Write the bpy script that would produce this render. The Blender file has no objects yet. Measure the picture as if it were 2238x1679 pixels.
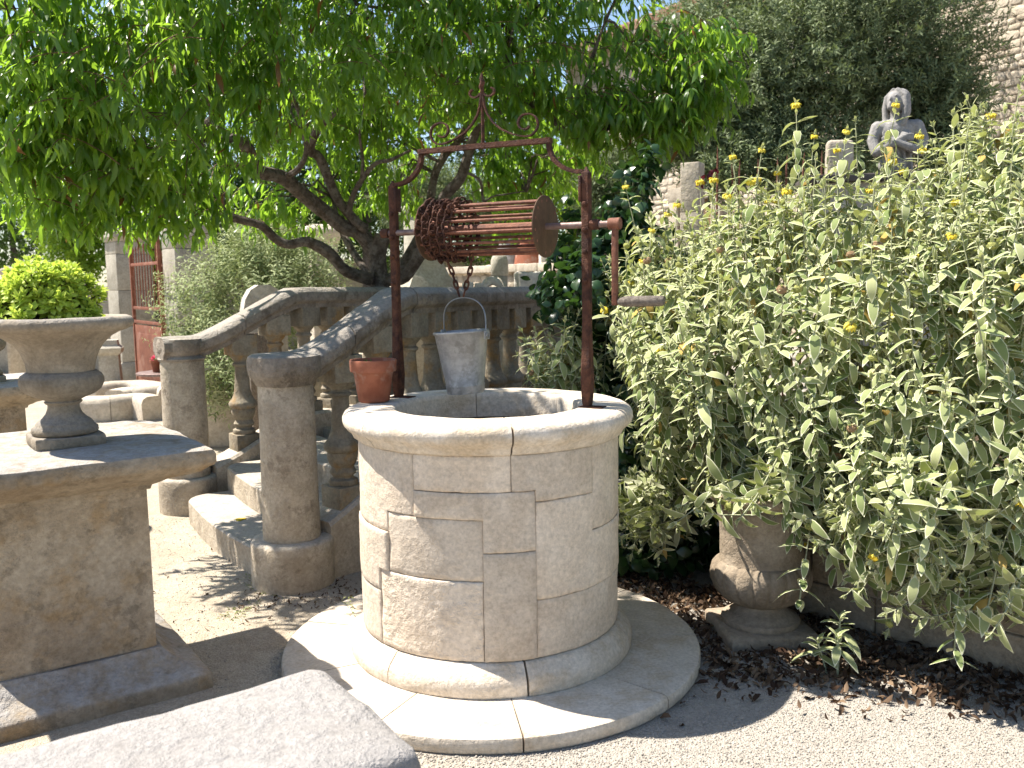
import bpy, bmesh, math, random
import numpy as np
from math import sin, cos, pi, radians, sqrt, atan2
from mathutils import Vector, Matrix, noise

random.seed(11)
RNG = np.random.default_rng(7)
scene = bpy.context.scene
COL = scene.collection

# ------------------------------------------------------------------ camera, sky, sun, exposure
CW, CH, CF = 2238.0, 1679.0, 2000.0
CAM = Vector((0.0, -3.7824, 1.5261))
_yaw, _pit, _rol = 0.027, 0.1142, -0.0148
FW = Vector((sin(_yaw) * cos(_pit), cos(_yaw) * cos(_pit), -sin(_pit)))
_rt = Vector((cos(_yaw), -sin(_yaw), 0))
_up = _rt.cross(FW)
RT = _rt * cos(_rol) + _up * sin(_rol)
UP = _up * cos(_rol) - _rt * sin(_rol)
cd = bpy.data.cameras.new('camera')
cam = bpy.data.objects.new('camera', cd)
COL.objects.link(cam)
cam.matrix_world = Matrix(((RT.x, UP.x, -FW.x, CAM.x), (RT.y, UP.y, -FW.y, CAM.y), (RT.z, UP.z, -FW.z, CAM.z), (0, 0, 0, 1)))
cd.sensor_width = 36.0
cd.lens = CF / CW * 36.0
cd.clip_start, cd.clip_end = 0.05, 1000.0
cd.dof.use_dof = True
cd.dof.focus_distance = 4.3
cd.dof.aperture_fstop = 4.2
scene.camera = cam

SUN = Vector((-0.59, 0.19, 1.0)).normalized()          # towards the sun
world = bpy.data.worlds.new('World')
scene.world = world
world.use_nodes = True
wn = world.node_tree
bg = wn.nodes['Background']
sky = wn.nodes.new('ShaderNodeTexSky')
sky.sky_type = 'NISHITA'
sky.sun_disc = False
sky.sun_elevation = math.asin(SUN.z)
sky.sun_rotation = atan2(SUN.x, SUN.y)
sky.air_density, sky.dust_density, sky.ozone_density = 1.0, 0.6, 1.2
wn.links.new(sky.outputs[0], bg.inputs[0])
bg.inputs[1].default_value = 0.085
sl = bpy.data.lights.new('sun', 'SUN')
sl.energy, sl.angle, sl.color = 5.0, radians(0.53), (1.0, 0.935, 0.84)
so = bpy.data.objects.new('sun', sl)
COL.objects.link(so)
so.rotation_euler = SUN.to_track_quat('Z', 'Y').to_euler()
scene.view_settings.view_transform = 'Standard'
scene.view_settings.look = 'None'
scene.view_settings.exposure = 1.32
scene.view_settings.gamma = 1.0
cy = scene.cycles
cy.use_denoising = True
cy.max_bounces, cy.diffuse_bounces, cy.glossy_bounces, cy.transmission_bounces, cy.transparent_max_bounces = 5, 3, 2, 4, 4
cy.use_adaptive_sampling = True
cy.adaptive_threshold = .02
cy.sample_clamp_indirect = 6.0
cy.caustics_reflective = cy.caustics_refractive = False

GZ = -0.06                                               # ground level (0 is the top of the well's plinth)


def at(px, py, d):
    """world point seen at that place of the photograph, d metres along the optical axis"""
    return CAM + (FW + RT * ((px - CW / 2) / CF) - UP * ((py - CH / 2) / CF)) * d


def topx(P):
    v = P - np.array(CAM)
    z = v @ np.array(FW)
    return CW / 2 + CF * (v @ np.array(RT)) / z, CH / 2 - CF * (v @ np.array(UP)) / z, z


# ------------------------------------------------------------------ objects
def mesh(name, verts, faces, smooth=True):
    me = bpy.data.meshes.new(name)
    me.from_pydata([tuple(v) for v in verts], [], faces)
    me.validate()
    bm = bmesh.new(); bm.from_mesh(me)
    bmesh.ops.recalc_face_normals(bm, faces=bm.faces)
    bm.to_mesh(me); bm.free()
    if smooth:
        me.polygons.foreach_set('use_smooth', [True] * len(me.polygons))
    return me


def obj(name, me, mat=None, parent=None, loc=None, rz=0.0):
    o = bpy.data.objects.new(name, me)
    COL.objects.link(o)
    if mat is not None and me is not None and not me.materials:
        me.materials.append(mat)
    if parent is not None:
        o.parent = parent
    if loc is not None:
        o.location = loc
    if rz:
        o.rotation_euler = (0, 0, rz)
    return o


def tag(o, label=None, cat=None, group=None, kind=None):
    if label: o['label'] = label
    if cat: o['category'] = cat
    if group: o['group'] = group
    if kind: o['kind'] = kind
    return o


def thing(name, label, cat, loc=(0, 0, 0), rz=0.0, group=None):
    o = bpy.data.objects.new(name, None)
    o.empty_display_size = 0.1
    COL.objects.link(o)
    o.location = loc
    o.rotation_euler = (0, 0, rz)
    return tag(o, label, cat, group, 'thing')


def sharp(me, ang=35):
    me.set_sharp_from_angle(angle=radians(ang))
    return me


class Geo:
    """collects vertices and faces of one piece"""
    def __init__(s):
        s.v, s.f = [], []

    def add(s, vf, M=None):
        v, f = vf
        k = len(s.v)
        s.v += [M @ Vector(p) for p in v] if M is not None else [Vector(p) for p in v]
        s.f += [tuple(i + k for i in q) for q in f]
        return s

    def me(s, name, smooth=True, ang=35):
        m = mesh(name, s.v, s.f, smooth)
        if smooth and ang:
            sharp(m, ang)
        return m


def lathe(prof, n=32, rmod=None):
    v, f = [], []
    for (r, z) in prof:
        for i in range(n):
            a = 2 * pi * i / n
            rr = rmod(a, r, z) if rmod else r
            v.append((rr * cos(a), rr * sin(a), z))
    m = len(prof)
    for j in range(m - 1):
        for i in range(n):
            k = (i + 1) % n
            f.append((j * n + i, j * n + k, (j + 1) * n + k, (j + 1) * n + i))
    if prof[0][0] > 1e-5: f.append(tuple(range(n - 1, -1, -1)))
    if prof[-1][0] > 1e-5: f.append(tuple((m - 1) * n + i for i in range(n)))
    return v, f


def revolve(loop, a0, a1, n=16):
    """closed profile loop (r, z) turned from a0 to a1 (angles from -Y, towards +X), capped"""
    v, f = [], []
    m = len(loop)
    for i in range(n + 1):
        a = a0 + (a1 - a0) * i / n
        for (r, z) in loop:
            v.append((r * sin(a), -r * cos(a), z))
    for i in range(n):
        for j in range(m):
            k = (j + 1) % m
            f.append((i * m + j, i * m + k, (i + 1) * m + k, (i + 1) * m + j))
    f.append(tuple(range(m)))
    f.append(tuple(n * m + j for j in range(m - 1, -1, -1)))
    return v, f


def sweep(prof, path, closed=False):
    """profile (side, height) carried along a path of 3D points; sides stay level, ends are cut upright"""
    P = [Vector(p) for p in path]
    v, f = [], []
    n, m = len(P), len(prof)
    for i in range(n):
        a = P[i] - P[i - 1] if i > 0 else P[1] - P[0]
        b = P[i + 1] - P[i] if i < n - 1 else P[-1] - P[-2]
        a2 = Vector((a.x, a.y)).normalized(); b2 = Vector((b.x, b.y)).normalized()
        t = (a2 + b2).normalized()
        k = 1 / max(0.5, t.dot(b2))
        sx, sy = t.y * k, -t.x * k
        for (s, h) in prof:
            v.append((P[i].x + sx * s, P[i].y + sy * s, P[i].z + h))
    for i in range(n - 1):
        for j in range(m):
            k = (j + 1) % m
            f.append((i * m + j, i * m + k, (i + 1) * m + k, (i + 1) * m + j))
    f.append(tuple(range(m)))
    f.append(tuple((n - 1) * m + j for j in range(m - 1, -1, -1)))
    return v, f


def tube(path, rad, n=8, cap=True):
    P = [Vector(p) for p in path]
    if not hasattr(rad, '__len__'):
        rad = [rad] * len(P)
    v, f = [], []
    ref = None
    for i, p in enumerate(P):
        t = (P[min(i + 1, len(P) - 1)] - P[max(i - 1, 0)]).normalized()
        if ref is None:
            ref = t.cross(Vector((0.3, 0.2, 1)) if abs(t.z) < 0.9 else Vector((1, 0, 0.1))).normalized()
        ref = (ref - t * ref.dot(t)).normalized()
        b = t.cross(ref)
        for k in range(n):
            a = 2 * pi * k / n
            v.append(p + (ref * cos(a) + b * sin(a)) * rad[i])
    for i in range(len(P) - 1):
        for k in range(n):
            l = (k + 1) % n
            f.append((i * n + k, i * n + l, (i + 1) * n + l, (i + 1) * n + k))
    if cap:
        f.append(tuple(range(n - 1, -1, -1)))
        f.append(tuple((len(P) - 1) * n + k for k in range(n)))
    return v, f


def rbox(hx, hy, hz, r=0.01, amp=0.0, step=0.12, seed=0.0, fs=6.0, taper=None):
    """rounded, slightly uneven block, half sizes hx, hy, hz, centred"""
    r = min(r, hx * .9, hy * .9, hz * .9)

    def axis(h):
        a = [-h, -h + r * 0.3, -h + r]
        L = 2 * (h - r)
        k = max(1, int(L / step))
        a += [-h + r + L * i / k for i in range(1, k)]
        return a + [h - r, h - r * 0.3, h]
    X, Y, Z = axis(hx), axis(hy), axis(hz)
    idx, v, f = {}, [], []

    def vert(x, y, z):
        key = (round(x, 6), round(y, 6), round(z, 6))
        if key in idx: return idx[key]
        c = Vector((max(-hx + r, min(hx - r, x)), max(-hy + r, min(hy - r, y)), max(-hz + r, min(hz - r, z))))
        d = Vector((x, y, z)) - c
        nrm = d.normalized() if d.length > 1e-9 else Vector((0, 0, 1))
        p = c + nrm * r if d.length > 1e-9 else Vector((x, y, z))
        if amp:
            q = p * fs + Vector((seed, seed * 1.7, -seed))
            p = p + nrm * amp * (noise.noise(q) + 0.5 * noise.noise(q * 2.7))
        if taper:
            p = taper(p)
        idx[key] = len(v); v.append(p)
        return idx[key]
    for A, B, g in ((X, Y, lambda a, b, s: (a, b, s * hz)), (X, Z, lambda a, b, s: (a, s * hy, b)), (Y, Z, lambda a, b, s: (s * hx, a, b))):
        for s in (-1, 1):
            for i in range(len(A) - 1):
                for j in range(len(B) - 1):
                    f.append((vert(*g(A[i], B[j], s)), vert(*g(A[i + 1], B[j], s)), vert(*g(A[i + 1], B[j + 1], s)), vert(*g(A[i], B[j + 1], s))))
    return v, f


def box(x0, x1, y0, y1, z0, z1):
    v = [(x, y, z) for z in (z0, z1) for y in (y0, y1) for x in (x0, x1)]
    return v, [(0, 2, 3, 1), (4, 5, 7, 6), (0, 1, 5, 4), (2, 6, 7, 3), (0, 4, 6, 2), (1, 3, 7, 5)]


def wear(me, amp, fs, seed=0.0):
    """uneven the surface of a finished mesh a little along its normals"""
    for vx in me.vertices:
        q = vx.co * fs + Vector((seed, -seed, seed * .5))
        vx.co += vx.normal * amp * (noise.noise(q) + 0.5 * noise.noise(q * 2.3))
    return me


T = Matrix.Translation
def Rz(a): return Matrix.Rotation(a, 4, 'Z')


# ------------------------------------------------------------------ materials
def nodes(name):
    m = bpy.data.materials.new(name)
    m.use_nodes = True
    nt = m.node_tree
    nt.nodes.clear()
    out = nt.nodes.new('ShaderNodeOutputMaterial')

    def nd(typ, props=None, **inp):
        n = nt.nodes.new('ShaderNode' + typ)
        for k, val in (props or {}).items():
            setattr(n, k, val)
        for k, val in inp.items():
            key = k.replace('_', ' ')
            s = n.inputs[int(k[1:])] if k[0] == 'i' and k[1:].isdigit() else n.inputs[key]
            if hasattr(val, 'is_output'):
                nt.links.new(val, s)
            else:
                if isinstance(val, tuple) and len(val) == 3 and s.type == 'RGBA': val = val + (1,)
                s.default_value = val
        return n
    return m, nt, nd, out


def mixc(nd, fac, a, b, mode='MIX'):
    n = nd('Mix', {'data_type': 'RGBA', 'blend_type': mode})
    nt = n.id_data
    for s, val in ((n.inputs[0], fac), (n.inputs[6], a), (n.inputs[7], b)):
        if hasattr(val, 'is_output'): nt.links.new(val, s)
        else: s.default_value = val + (1,) if isinstance(val, tuple) else val
    return n.outputs[2]


def ramp(nd, fac, lo, hi):
    n = nd('MapRange', {'interpolation_type': 'SMOOTHSTEP'}, Value=fac)
    n.inputs['From Min'].default_value = lo
    n.inputs['From Max'].default_value = hi
    return n.outputs[0]


def stone(name, c1, c2, stain=(.16, .12, .08), stain_amt=.5, moss=None, moss_amt=0, bump=.35, fine=70, pits=.5, rough=.92, vary=.16, rust=None, soot=None, attr=False):
    m, nt, nd, out = nodes(name)
    geo = nd('NewGeometry')
    pos = geo.outputs['Position']
    oi = nd('ObjectInfo')
    big = nd('TexNoise', Vector=pos, Scale=2.6, Detail=4.0, Roughness=.62).outputs[0]
    mid = nd('TexNoise', Vector=pos, Scale=11.0, Detail=5.0, Roughness=.7).outputs[0]
    small = nd('TexNoise', Vector=pos, Scale=float(fine), Detail=3.0, Roughness=.7).outputs[0]
    col = mixc(nd, ramp(nd, mid, .32, .68), c1, c2)
    st = nd('Math', {'operation': 'MULTIPLY'}, i0=ramp(nd, big, .46, .68), i1=stain_amt).outputs[0]
    col = mixc(nd, st, col, stain)
    if rust:
        rn = nd('TexNoise', Vector=pos, Scale=4.3, Detail=4.0, Roughness=.65).outputs[0]
        col = mixc(nd, nd('Math', {'operation': 'MULTIPLY'}, i0=ramp(nd, rn, .5, .66), i1=rust[1]).outputs[0], col, rust[0])
    if soot:
        sn = nd('TexNoise', Vector=pos, Scale=9.0, Detail=5.0, Roughness=.75).outputs[0]
        col = mixc(nd, nd('Math', {'operation': 'MULTIPLY'}, i0=ramp(nd, sn, .54, .64), i1=soot[1]).outputs[0], col, soot[0])
    if moss:
        nz = nd('SeparateXYZ', Vector=geo.outputs['Normal']).outputs[2]
        mk = nd('Math', {'operation': 'MULTIPLY'}, i0=ramp(nd, nz, .25, .8), i1=ramp(nd, mid, .3, .6)).outputs[0]
        mk = nd('Math', {'operation': 'MULTIPLY'}, i0=mk, i1=moss_amt).outputs[0]
        col = mixc(nd, mk, col, moss)
    spk = nd('MapRange', Value=small, i1=.25, i2=.75, i3=.74, i4=1.2).outputs[0]
    rv = oi.outputs['Random']
    if attr:
        rv = nd('Math', {'operation': 'FRACT'}, i0=nd('Math', {'operation': 'ADD'}, i0=rv, i1=nd('Attribute', {'attribute_name': 'lv'}).outputs['Fac']).outputs[0]).outputs[0]
    vr = nd('MapRange', Value=rv, i3=1 - vary, i4=1 + vary * .6).outputs[0]
    k = nd('Math', {'operation': 'MULTIPLY'}, i0=spk, i1=vr).outputs[0]
    kc = nd('CombineXYZ', X=k, Y=k, Z=k).outputs[0]
    col = mixc(nd, 1.0, col, kc, 'MULTIPLY')
    vor = nd('TexVoronoi', Vector=pos, Scale=fine * 1.3).outputs[0]
    pit = ramp(nd, vor, .0, .28)
    pm = ramp(nd, mid, .45, .6)
    pit = nd('Math', {'operation': 'MULTIPLY_ADD'}, i0=nd('Math', {'operation': 'MULTIPLY'}, i0=pit, i1=pm).outputs[0], i1=pits, i2=small).outputs[0]
    h = nd('Math', {'operation': 'MULTIPLY_ADD'}, i0=mid, i1=.8, i2=pit).outputs[0]
    b = nd('Bump', Height=h, Strength=bump, Distance=.012)
    p = nd('BsdfPrincipled', Base_Color=col, Roughness=rough, Normal=b.outputs[0])
    p.inputs['Specular IOR Level'].default_value = .25
    nt.links.new(p.outputs[0], out.inputs[0])
    return m


def plain(name, c1, c2, scale=20., rough=.7, metal=0., bump=.2, spec=.4, dist=.004, c3=None, c3amt=.5, vary=.1):
    m, nt, nd, out = nodes(name)
    pos = nd('NewGeometry').outputs['Position']
    oi = nd('ObjectInfo')
    n1 = nd('TexNoise', Vector=pos, Scale=float(scale), Detail=4.0, Roughness=.65).outputs[0]
    n2 = nd('TexNoise', Vector=pos, Scale=scale * 6.0, Detail=2.0, Roughness=.6).outputs[0]
    col = mixc(nd, ramp(nd, n1, .33, .67), c1, c2)
    if c3:
        n3 = nd('TexNoise', Vector=pos, Scale=scale * .45, Detail=4.0, Roughness=.7).outputs[0]
        col = mixc(nd, nd('Math', {'operation': 'MULTIPLY'}, i0=ramp(nd, n3, .5, .62), i1=c3amt).outputs[0], col, c3)
    vr = nd('MapRange', Value=oi.outputs['Random'], i3=1 - vary, i4=1 + vary).outputs[0]
    col = mixc(nd, 1.0, col, nd('CombineXYZ', X=vr, Y=vr, Z=vr).outputs[0], 'MULTIPLY')
    h = nd('Math', {'operation': 'MULTIPLY_ADD'}, i0=n1, i1=1.5, i2=n2).outputs[0]
    b = nd('Bump', Height=h, Strength=bump, Distance=dist)
    rg = nd('MapRange', Value=n1, i3=max(0, rough - .1), i4=min(1, rough + .1)).outputs[0]
    p = nd('BsdfPrincipled', Base_Color=col, Roughness=rg, Metallic=metal, Normal=b.outputs[0])
    p.inputs['Specular IOR Level'].default_value = spec
    nt.links.new(p.outputs[0], out.inputs[0])
    return m


def leafm(name, dark, light, tcol, trans=.35, rough=.45, spec=.4, edge=None, edge_amt=0., back=None, dry=None, dry_at=.93):
    m, nt, nd, out = nodes(name)
    lv = nd('Attribute', {'attribute_name': 'lv'}).outputs['Fac']
    ed = nd('Attribute', {'attribute_name': 'ed'}).outputs['Fac']
    geo = nd('NewGeometry')
    oi = nd('ObjectInfo')
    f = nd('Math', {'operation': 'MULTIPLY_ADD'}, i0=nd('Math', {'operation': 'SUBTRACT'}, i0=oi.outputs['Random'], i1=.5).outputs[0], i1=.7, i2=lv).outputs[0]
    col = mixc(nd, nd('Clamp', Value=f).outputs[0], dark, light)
    tc = mixc(nd, nd('Clamp', Value=f).outputs[0], tuple(x * .75 for x in tcol), tcol)
    if back:
        col = mixc(nd, nd('Math', {'operation': 'MULTIPLY'}, i0=geo.outputs['Backfacing'], i1=.8).outputs[0], col, back)
    if edge:
        e = nd('Math', {'operation': 'MULTIPLY'}, i0=ramp(nd, ed, .5, .85), i1=edge_amt).outputs[0]
        col = mixc(nd, e, col, edge)
    if dry:
        dk = nd('Math', {'operation': 'GREATER_THAN'}, i0=lv, i1=dry_at).outputs[0]
        col = mixc(nd, dk, col, dry)
        tc = mixc(nd, dk, tc, dry)
    p = nd('BsdfPrincipled', Base_Color=col, Roughness=rough)
    p.inputs['Specular IOR Level'].default_value = spec
    t = nd('BsdfTranslucent', Color=tc)
    mx = nd('MixShader', i0=trans)
    nt.links.new(p.outputs[0], mx.inputs[1]); nt.links.new(t.outputs[0], mx.inputs[2])
    nt.links.new(mx.outputs[0], out.inputs[0])
    return m


M = {}
M['well'] = stone('well_limestone', (.69, .59, .475), (.61, .51, .40), (.49, .385, .28), .45, bump=.25, fine=60, vary=.17)
M['well_rough'] = stone('well_limestone_pitted', (.69, .59, .475), (.62, .52, .41), (.51, .41, .31), .4, bump=.36, fine=46, pits=.9, vary=.05)
M['well_top'] = stone('well_limestone_worn', (.68, .60, .50), (.59, .51, .41), (.42, .335, .24), .4, bump=.3, fine=70, rust=((.44, .31, .165), .4))
M['mortar'] = stone('dark_joint', (.10, .085, .065), (.07, .06, .045), bump=.5)
M['grey_stone'] = stone('weathered_grey_stone', (.33, .285, .235), (.245, .205, .16), (.14, .11, .08), .65, moss=(.40, .38, .35), moss_amt=.55, bump=.5, fine=55, pits=.8, soot=((.085, .07, .055), .5))
M['ped_stone'] = stone('pedestal_stone', (.40, .335, .25), (.315, .255, .18), (.19, .14, .09), .6, moss=(.44, .42, .395), moss_amt=.85, bump=.5, fine=50, rust=((.30, .19, .08), .5), soot=((.12, .098, .07), .45))
M['bench_stone'] = stone('bench_stone', (.30, .282, .265), (.25, .233, .216), (.20, .183, .166), .4, moss=(.335, .32, .31), moss_amt=.5, bump=.5, fine=75, pits=.9, soot=((.17, .155, .14), .35))
M['stair_stone'] = stone('stair_stone', (.48, .415, .325), (.385, .325, .245), (.235, .185, .13), .5, moss=(.49, .46, .41), moss_amt=.5, bump=.45, fine=60, soot=((.15, .12, .088), .45))
M['baluster_stone'] = stone('baluster_stone', (.33, .29, .22), (.25, .21, .15), (.13, .10, .07), .5, bump=.4, fine=60, rust=((.36, .21, .07), .75))
M['urn_stone'] = stone('urn_stone', (.34, .29, .22), (.265, .22, .16), (.15, .12, .085), .6, moss=(.30, .285, .27), moss_amt=.6, bump=.4, fine=60)
M['planter_stone'] = stone('planter_stone', (.34, .28, .21), (.27, .215, .155), (.17, .13, .09), .5, bump=.4, fine=55)
M['pale_stone'] = stone('pale_dressed_stone', (.52, .46, .37), (.44, .38, .30), (.30, .25, .19), .4, bump=.3, fine=30)
M['pillar_stone'] = stone('pillar_stone', (.44, .41, .34), (.36, .33, .27), (.22, .20, .15), .5, bump=.35, fine=40)
M['rubble'] = stone('rubble_stone', (.62, .54, .43), (.54, .46, .36), (.42, .33, .22), .45, bump=.5, fine=22, vary=.2, attr=True)
M['rubble_mortar'] = stone('rubble_mortar', (.46, .395, .31), (.40, .34, .265), bump=.5, fine=20)
M['statue'] = stone('statue_stone', (.34, .325, .31), (.26, .25, .24), (.16, .15, .145), .5, bump=.3, fine=40)
M['white_stone'] = stone('bleached_stone', (.62, .58, .51), (.50, .46, .40), (.34, .30, .25), .4, bump=.6, fine=26)
M['iron'] = plain('rusted_iron', (.070, .030, .020), (.125, .055, .034), 34., .85, .1, 1.0, .25, .007, c3=(.040, .020, .017), c3amt=.8)
M['iron_rod'] = plain('rusted_rod', (.15, .055, .032), (.23, .10, .062), 40., .75, .15, .5, .4, .004, c3=(.07, .028, .02), c3amt=.6)
M['iron_disc'] = plain('rusted_plate', (.085, .050, .030), (.125, .075, .045), 22., .85, .1, .4, .3, .003)
M['axle'] = plain('worn_axle_steel', (.16, .10, .085), (.24, .18, .165), 18., .55, .5, .3)
M['zinc'] = plain('galvanised_zinc', (.25, .255, .26), (.36, .365, .37), 26., .5, .45, .15, .5, .002, c3=(.19, .187, .183), c3amt=.7)
M['wire'] = plain('dull_wire', (.14, .15, .17), (.22, .23, .25), 30., .45, .7)
M['wood'] = plain('grey_wood', (.14, .115, .095), (.24, .205, .17), 60., .85, 0., .8, .2, .006)
M['terracotta'] = plain('terracotta', (.23, .080, .046), (.31, .118, .07), 14., .85, 0., .35, .2, .003, c3=(.34, .23, .18), c3amt=.6)
M['soil'] = plain('dry_soil', (.075, .052, .035), (.13, .095, .062), 60., .95, 0., .9, .1, .01)
M['gate'] = plain('rust_red_paint', (.155, .052, .030), (.215, .082, .048), 9., .8, .1, .3, .3, .004, c3=(.30, .175, .13), c3amt=.45)
M['bark'] = plain('peach_bark', (.075, .058, .045), (.17, .14, .115), 22., .92, 0., 1.0, .15, .02, c3=(.26, .235, .205), c3amt=.5)
M['twig'] = plain('peach_twig', (.10, .055, .03), (.15, .09, .05), 30., .8, 0., .3)
M['olive_bark'] = plain('olive_bark', (.09, .075, .06), (.17, .145, .12), 20., .95, 0., .9)
M['stem'] = plain('felted_stem', (.30, .32, .20), (.38, .39, .26), 30., .95, 0., .2, .1)
M['green_stem'] = plain('green_stem', (.05, .06, .03), (.10, .10, .05), 30., .9)
M['flower'] = leafm('yellow_petals', (.74, .56, .05), (.82, .72, .13), (.8, .65, .06), .25, .7, .2)
M['seed'] = plain('green_seed_head', (.22, .24, .06), (.33, .33, .10), 90., .95, 0., .6)
M['seed_dry'] = plain('brown_seed_head', (.20, .125, .06), (.30, .20, .11), 90., .95, 0., .6)
M['pink'] = leafm('pink_petals', (.55, .05, .12), (.7, .12, .2), (.7, .08, .15), .3)
M['red_leaf'] = leafm('dark_red_leaf', (.06, .008, .015), (.12, .015, .03), (.25, .03, .05), .25)
M['roof'] = plain('clay_roof_tile', (.34, .20, .13), (.42, .27, .19), 3., .9)
M['dark_slab'] = plain('dark_slab', (.06, .05, .045), (.10, .085, .075), 8., .85)
M['door'] = plain('ochre_door', (.16, .10, .05), (.23, .15, .08), 12., .85)

M['peach'] = leafm('peach_leaf', (.020, .074, .009), (.095, .20, .022), (.40, .66, .05), .48, .36, .5, back=(.095, .175, .045), dry=(.20, .10, .03), dry_at=.985)
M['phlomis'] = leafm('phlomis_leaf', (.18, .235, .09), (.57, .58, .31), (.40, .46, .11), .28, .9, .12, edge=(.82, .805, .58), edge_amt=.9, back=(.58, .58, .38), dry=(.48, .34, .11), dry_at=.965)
M['silver'] = leafm('silver_bush_leaf', (.12, .165, .06), (.42, .46, .26), (.3, .38, .12), .25, .85, .15, back=(.46, .48, .33))
M['olive'] = leafm('olive_leaf', (.07, .105, .042), (.23, .275, .145), (.19, .26, .07), .25, .65, .25, back=(.25, .29, .18))
M['dark_leaf_sage_shade'] = leafm('glossy_leaf_and_sage_shade', (.012, .035, .012), (.03, .07, .022), (.10, .22, .03), .15, .3, .5)  # shrub's own dark green; on the lower clumps it paints the sage's shade
M['lime'] = leafm('bright_tree_leaf', (.07, .16, .015), (.17, .30, .03), (.42, .62, .05), .4, .45, .4)
M['laurel'] = leafm('hedge_leaf', (.02, .055, .012), (.06, .12, .025), (.20, .34, .04), .3, .4, .4)
M['jade'] = leafm('succulent_leaf', (.40, .54, .07), (.68, .76, .18), (.72, .86, .12), .42, .5, .3)
M['litter'] = leafm('dead_leaf', (.045, .027, .018), (.24, .165, .105), (.18, .10, .05), .12, .9, .1)
M['weed'] = leafm('small_weed', (.14, .17, .05), (.30, .32, .12), (.3, .35, .08), .25, .7, .2)


def ground_mat():
    m, nt, nd, out = nodes('sandy_gravel')
    pos = nd('NewGeometry').outputs['Position']
    big = nd('TexNoise', Vector=pos, Scale=1.1, Detail=6.0, Roughness=.6).outputs[0]
    mid = nd('TexNoise', Vector=pos, Scale=9.0, Detail=8.0, Roughness=.7).outputs[0]
    vor = nd('TexVoronoi', Vector=pos, Scale=140.0)
    col = mixc(nd, ramp(nd, mid, .3, .7), (.47, .41, .325), (.39, .335, .255))
    col = mixc(nd, nd('Math', {'operation': 'MULTIPLY'}, i0=ramp(nd, big, .5, .66), i1=.4).outputs[0], col, (.34, .27, .20))
    px_ = nd('SeparateXYZ', Vector=pos).outputs[0]
    gm_ = nd('Math', {'operation': 'MULTIPLY_ADD'}, i0=big, i1=1.2, i2=px_).outputs[0]
    col = mixc(nd, nd('Math', {'operation': 'MULTIPLY'}, i0=ramp(nd, gm_, -.3, .9), i1=.85).outputs[0], col, (.36, .33, .29))
    g = nd('MapRange', Value=vor.outputs['Color'], i3=.72, i4=1.18).outputs[0]
    col = mixc(nd, 1.0, col, nd('CombineXYZ', X=g, Y=g, Z=g).outputs[0], 'MULTIPLY')
    h = nd('Math', {'operation': 'MULTIPLY_ADD'}, i0=mid, i1=2.5, i2=vor.outputs[0]).outputs[0]
    b = nd('Bump', Height=h, Strength=.6, Distance=.012)
    p = nd('BsdfPrincipled', Base_Color=col, Roughness=.95, Normal=b.outputs[0])
    p.inputs['Specular IOR Level'].default_value = .15
    nt.links.new(p.outputs[0], out.inputs[0])
    return m


M['ground'] = ground_mat()
M['pebble'] = plain('pebble', (.46, .42, .36), (.33, .295, .25), 120., .9, 0., .2, .2, vary=.1)


# ------------------------------------------------------------------ foliage
def leaf_tmpl(L, W, curve=.6, fold=.25, k=4, wide=.4, tipw=.0, twist=0.):
    """one leaf along +Y, face up +Z: (verts, faces, edge factor)"""
    v, f, e = [], [], []
    y = z = 0.0
    for i in range(k + 1):
        t = i / k
        a = -curve * t
        if i:
            y += L / k * cos(a); z += L / k * sin(a)
        s = (t / wide) if t < wide else (1 - t) / (1 - wide)
        w = W * .5 * max(tipw if 0 < i else .0, sin(min(1, max(0, s)) * pi / 2) ** .9)
        if i == 0: w = W * .06
        if i == k: w = W * .03
        tw = twist * t
        v += [(-w * cos(tw), y, z + fold * w - w * sin(tw)), (0, y, z), (w * cos(tw), y, z + fold * w + w * sin(tw))]
        e += [1, 0, 1]
    for i in range(k):
        for j in (0, 1):
            f.append((i * 3 + j, i * 3 + j + 1, i * 3 + j + 4, i * 3 + j + 3))
    return np.array(v, float), np.array(f, int), np.array(e, float)


def leaf5(L, W, curve=.6, bump=.0):
    """broad leaf with five points across, pale rim possible"""
    v, f, e = [], [], []
    ws = (.10, .84, 1.0, .72, .05)
    y = z = 0.0
    k = len(ws) - 1
    for i in range(k + 1):
        a = -curve * (i / k)
        if i:
            y += L / k * cos(a); z += L / k * sin(a)
        w = W * .5 * ws[i]
        for x, h, ee in ((-1, .10, 1), (-.72, .24, .35), (0, 0, 0.05), (.72, .24, .35), (1, .10, 1)):
            v.append((w * x, y, z + w * h + bump * W * sin(i * 2.1 + x)))
            e.append(1.0 if i in (0, k) else ee)
    for i in range(k):
        for j in range(4):
            f.append((i * 5 + j, i * 5 + j + 1, i * 5 + j + 6, i * 5 + j + 5))
    return np.array(v, float), np.array(f, int), np.array(e, float)


def attr_mesh(name, V, F, lv, ed, mat, smooth=True):
    me = bpy.data.meshes.new(name)
    nv, nf, k = len(V), len(F), F.shape[1]
    me.vertices.add(nv); me.vertices.foreach_set('co', V.astype(np.float32).ravel())
    me.loops.add(nf * k); me.loops.foreach_set('vertex_index', F.astype(np.int32).ravel())
    me.polygons.add(nf)
    me.polygons.foreach_set('loop_start', np.arange(0, nf * k, k, dtype=np.int32))
    me.polygons.foreach_set('loop_total', np.full(nf, k, dtype=np.int32))
    if smooth: me.polygons.foreach_set('use_smooth', np.ones(nf, dtype=bool))
    for nme, arr in (('lv', lv), ('ed', ed)):
        a = me.attributes.new(nme, 'FLOAT', 'POINT')
        a.data.foreach_set('value', arr.astype(np.float32))
    me.update()
    me.materials.append(mat)
    return me


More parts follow.
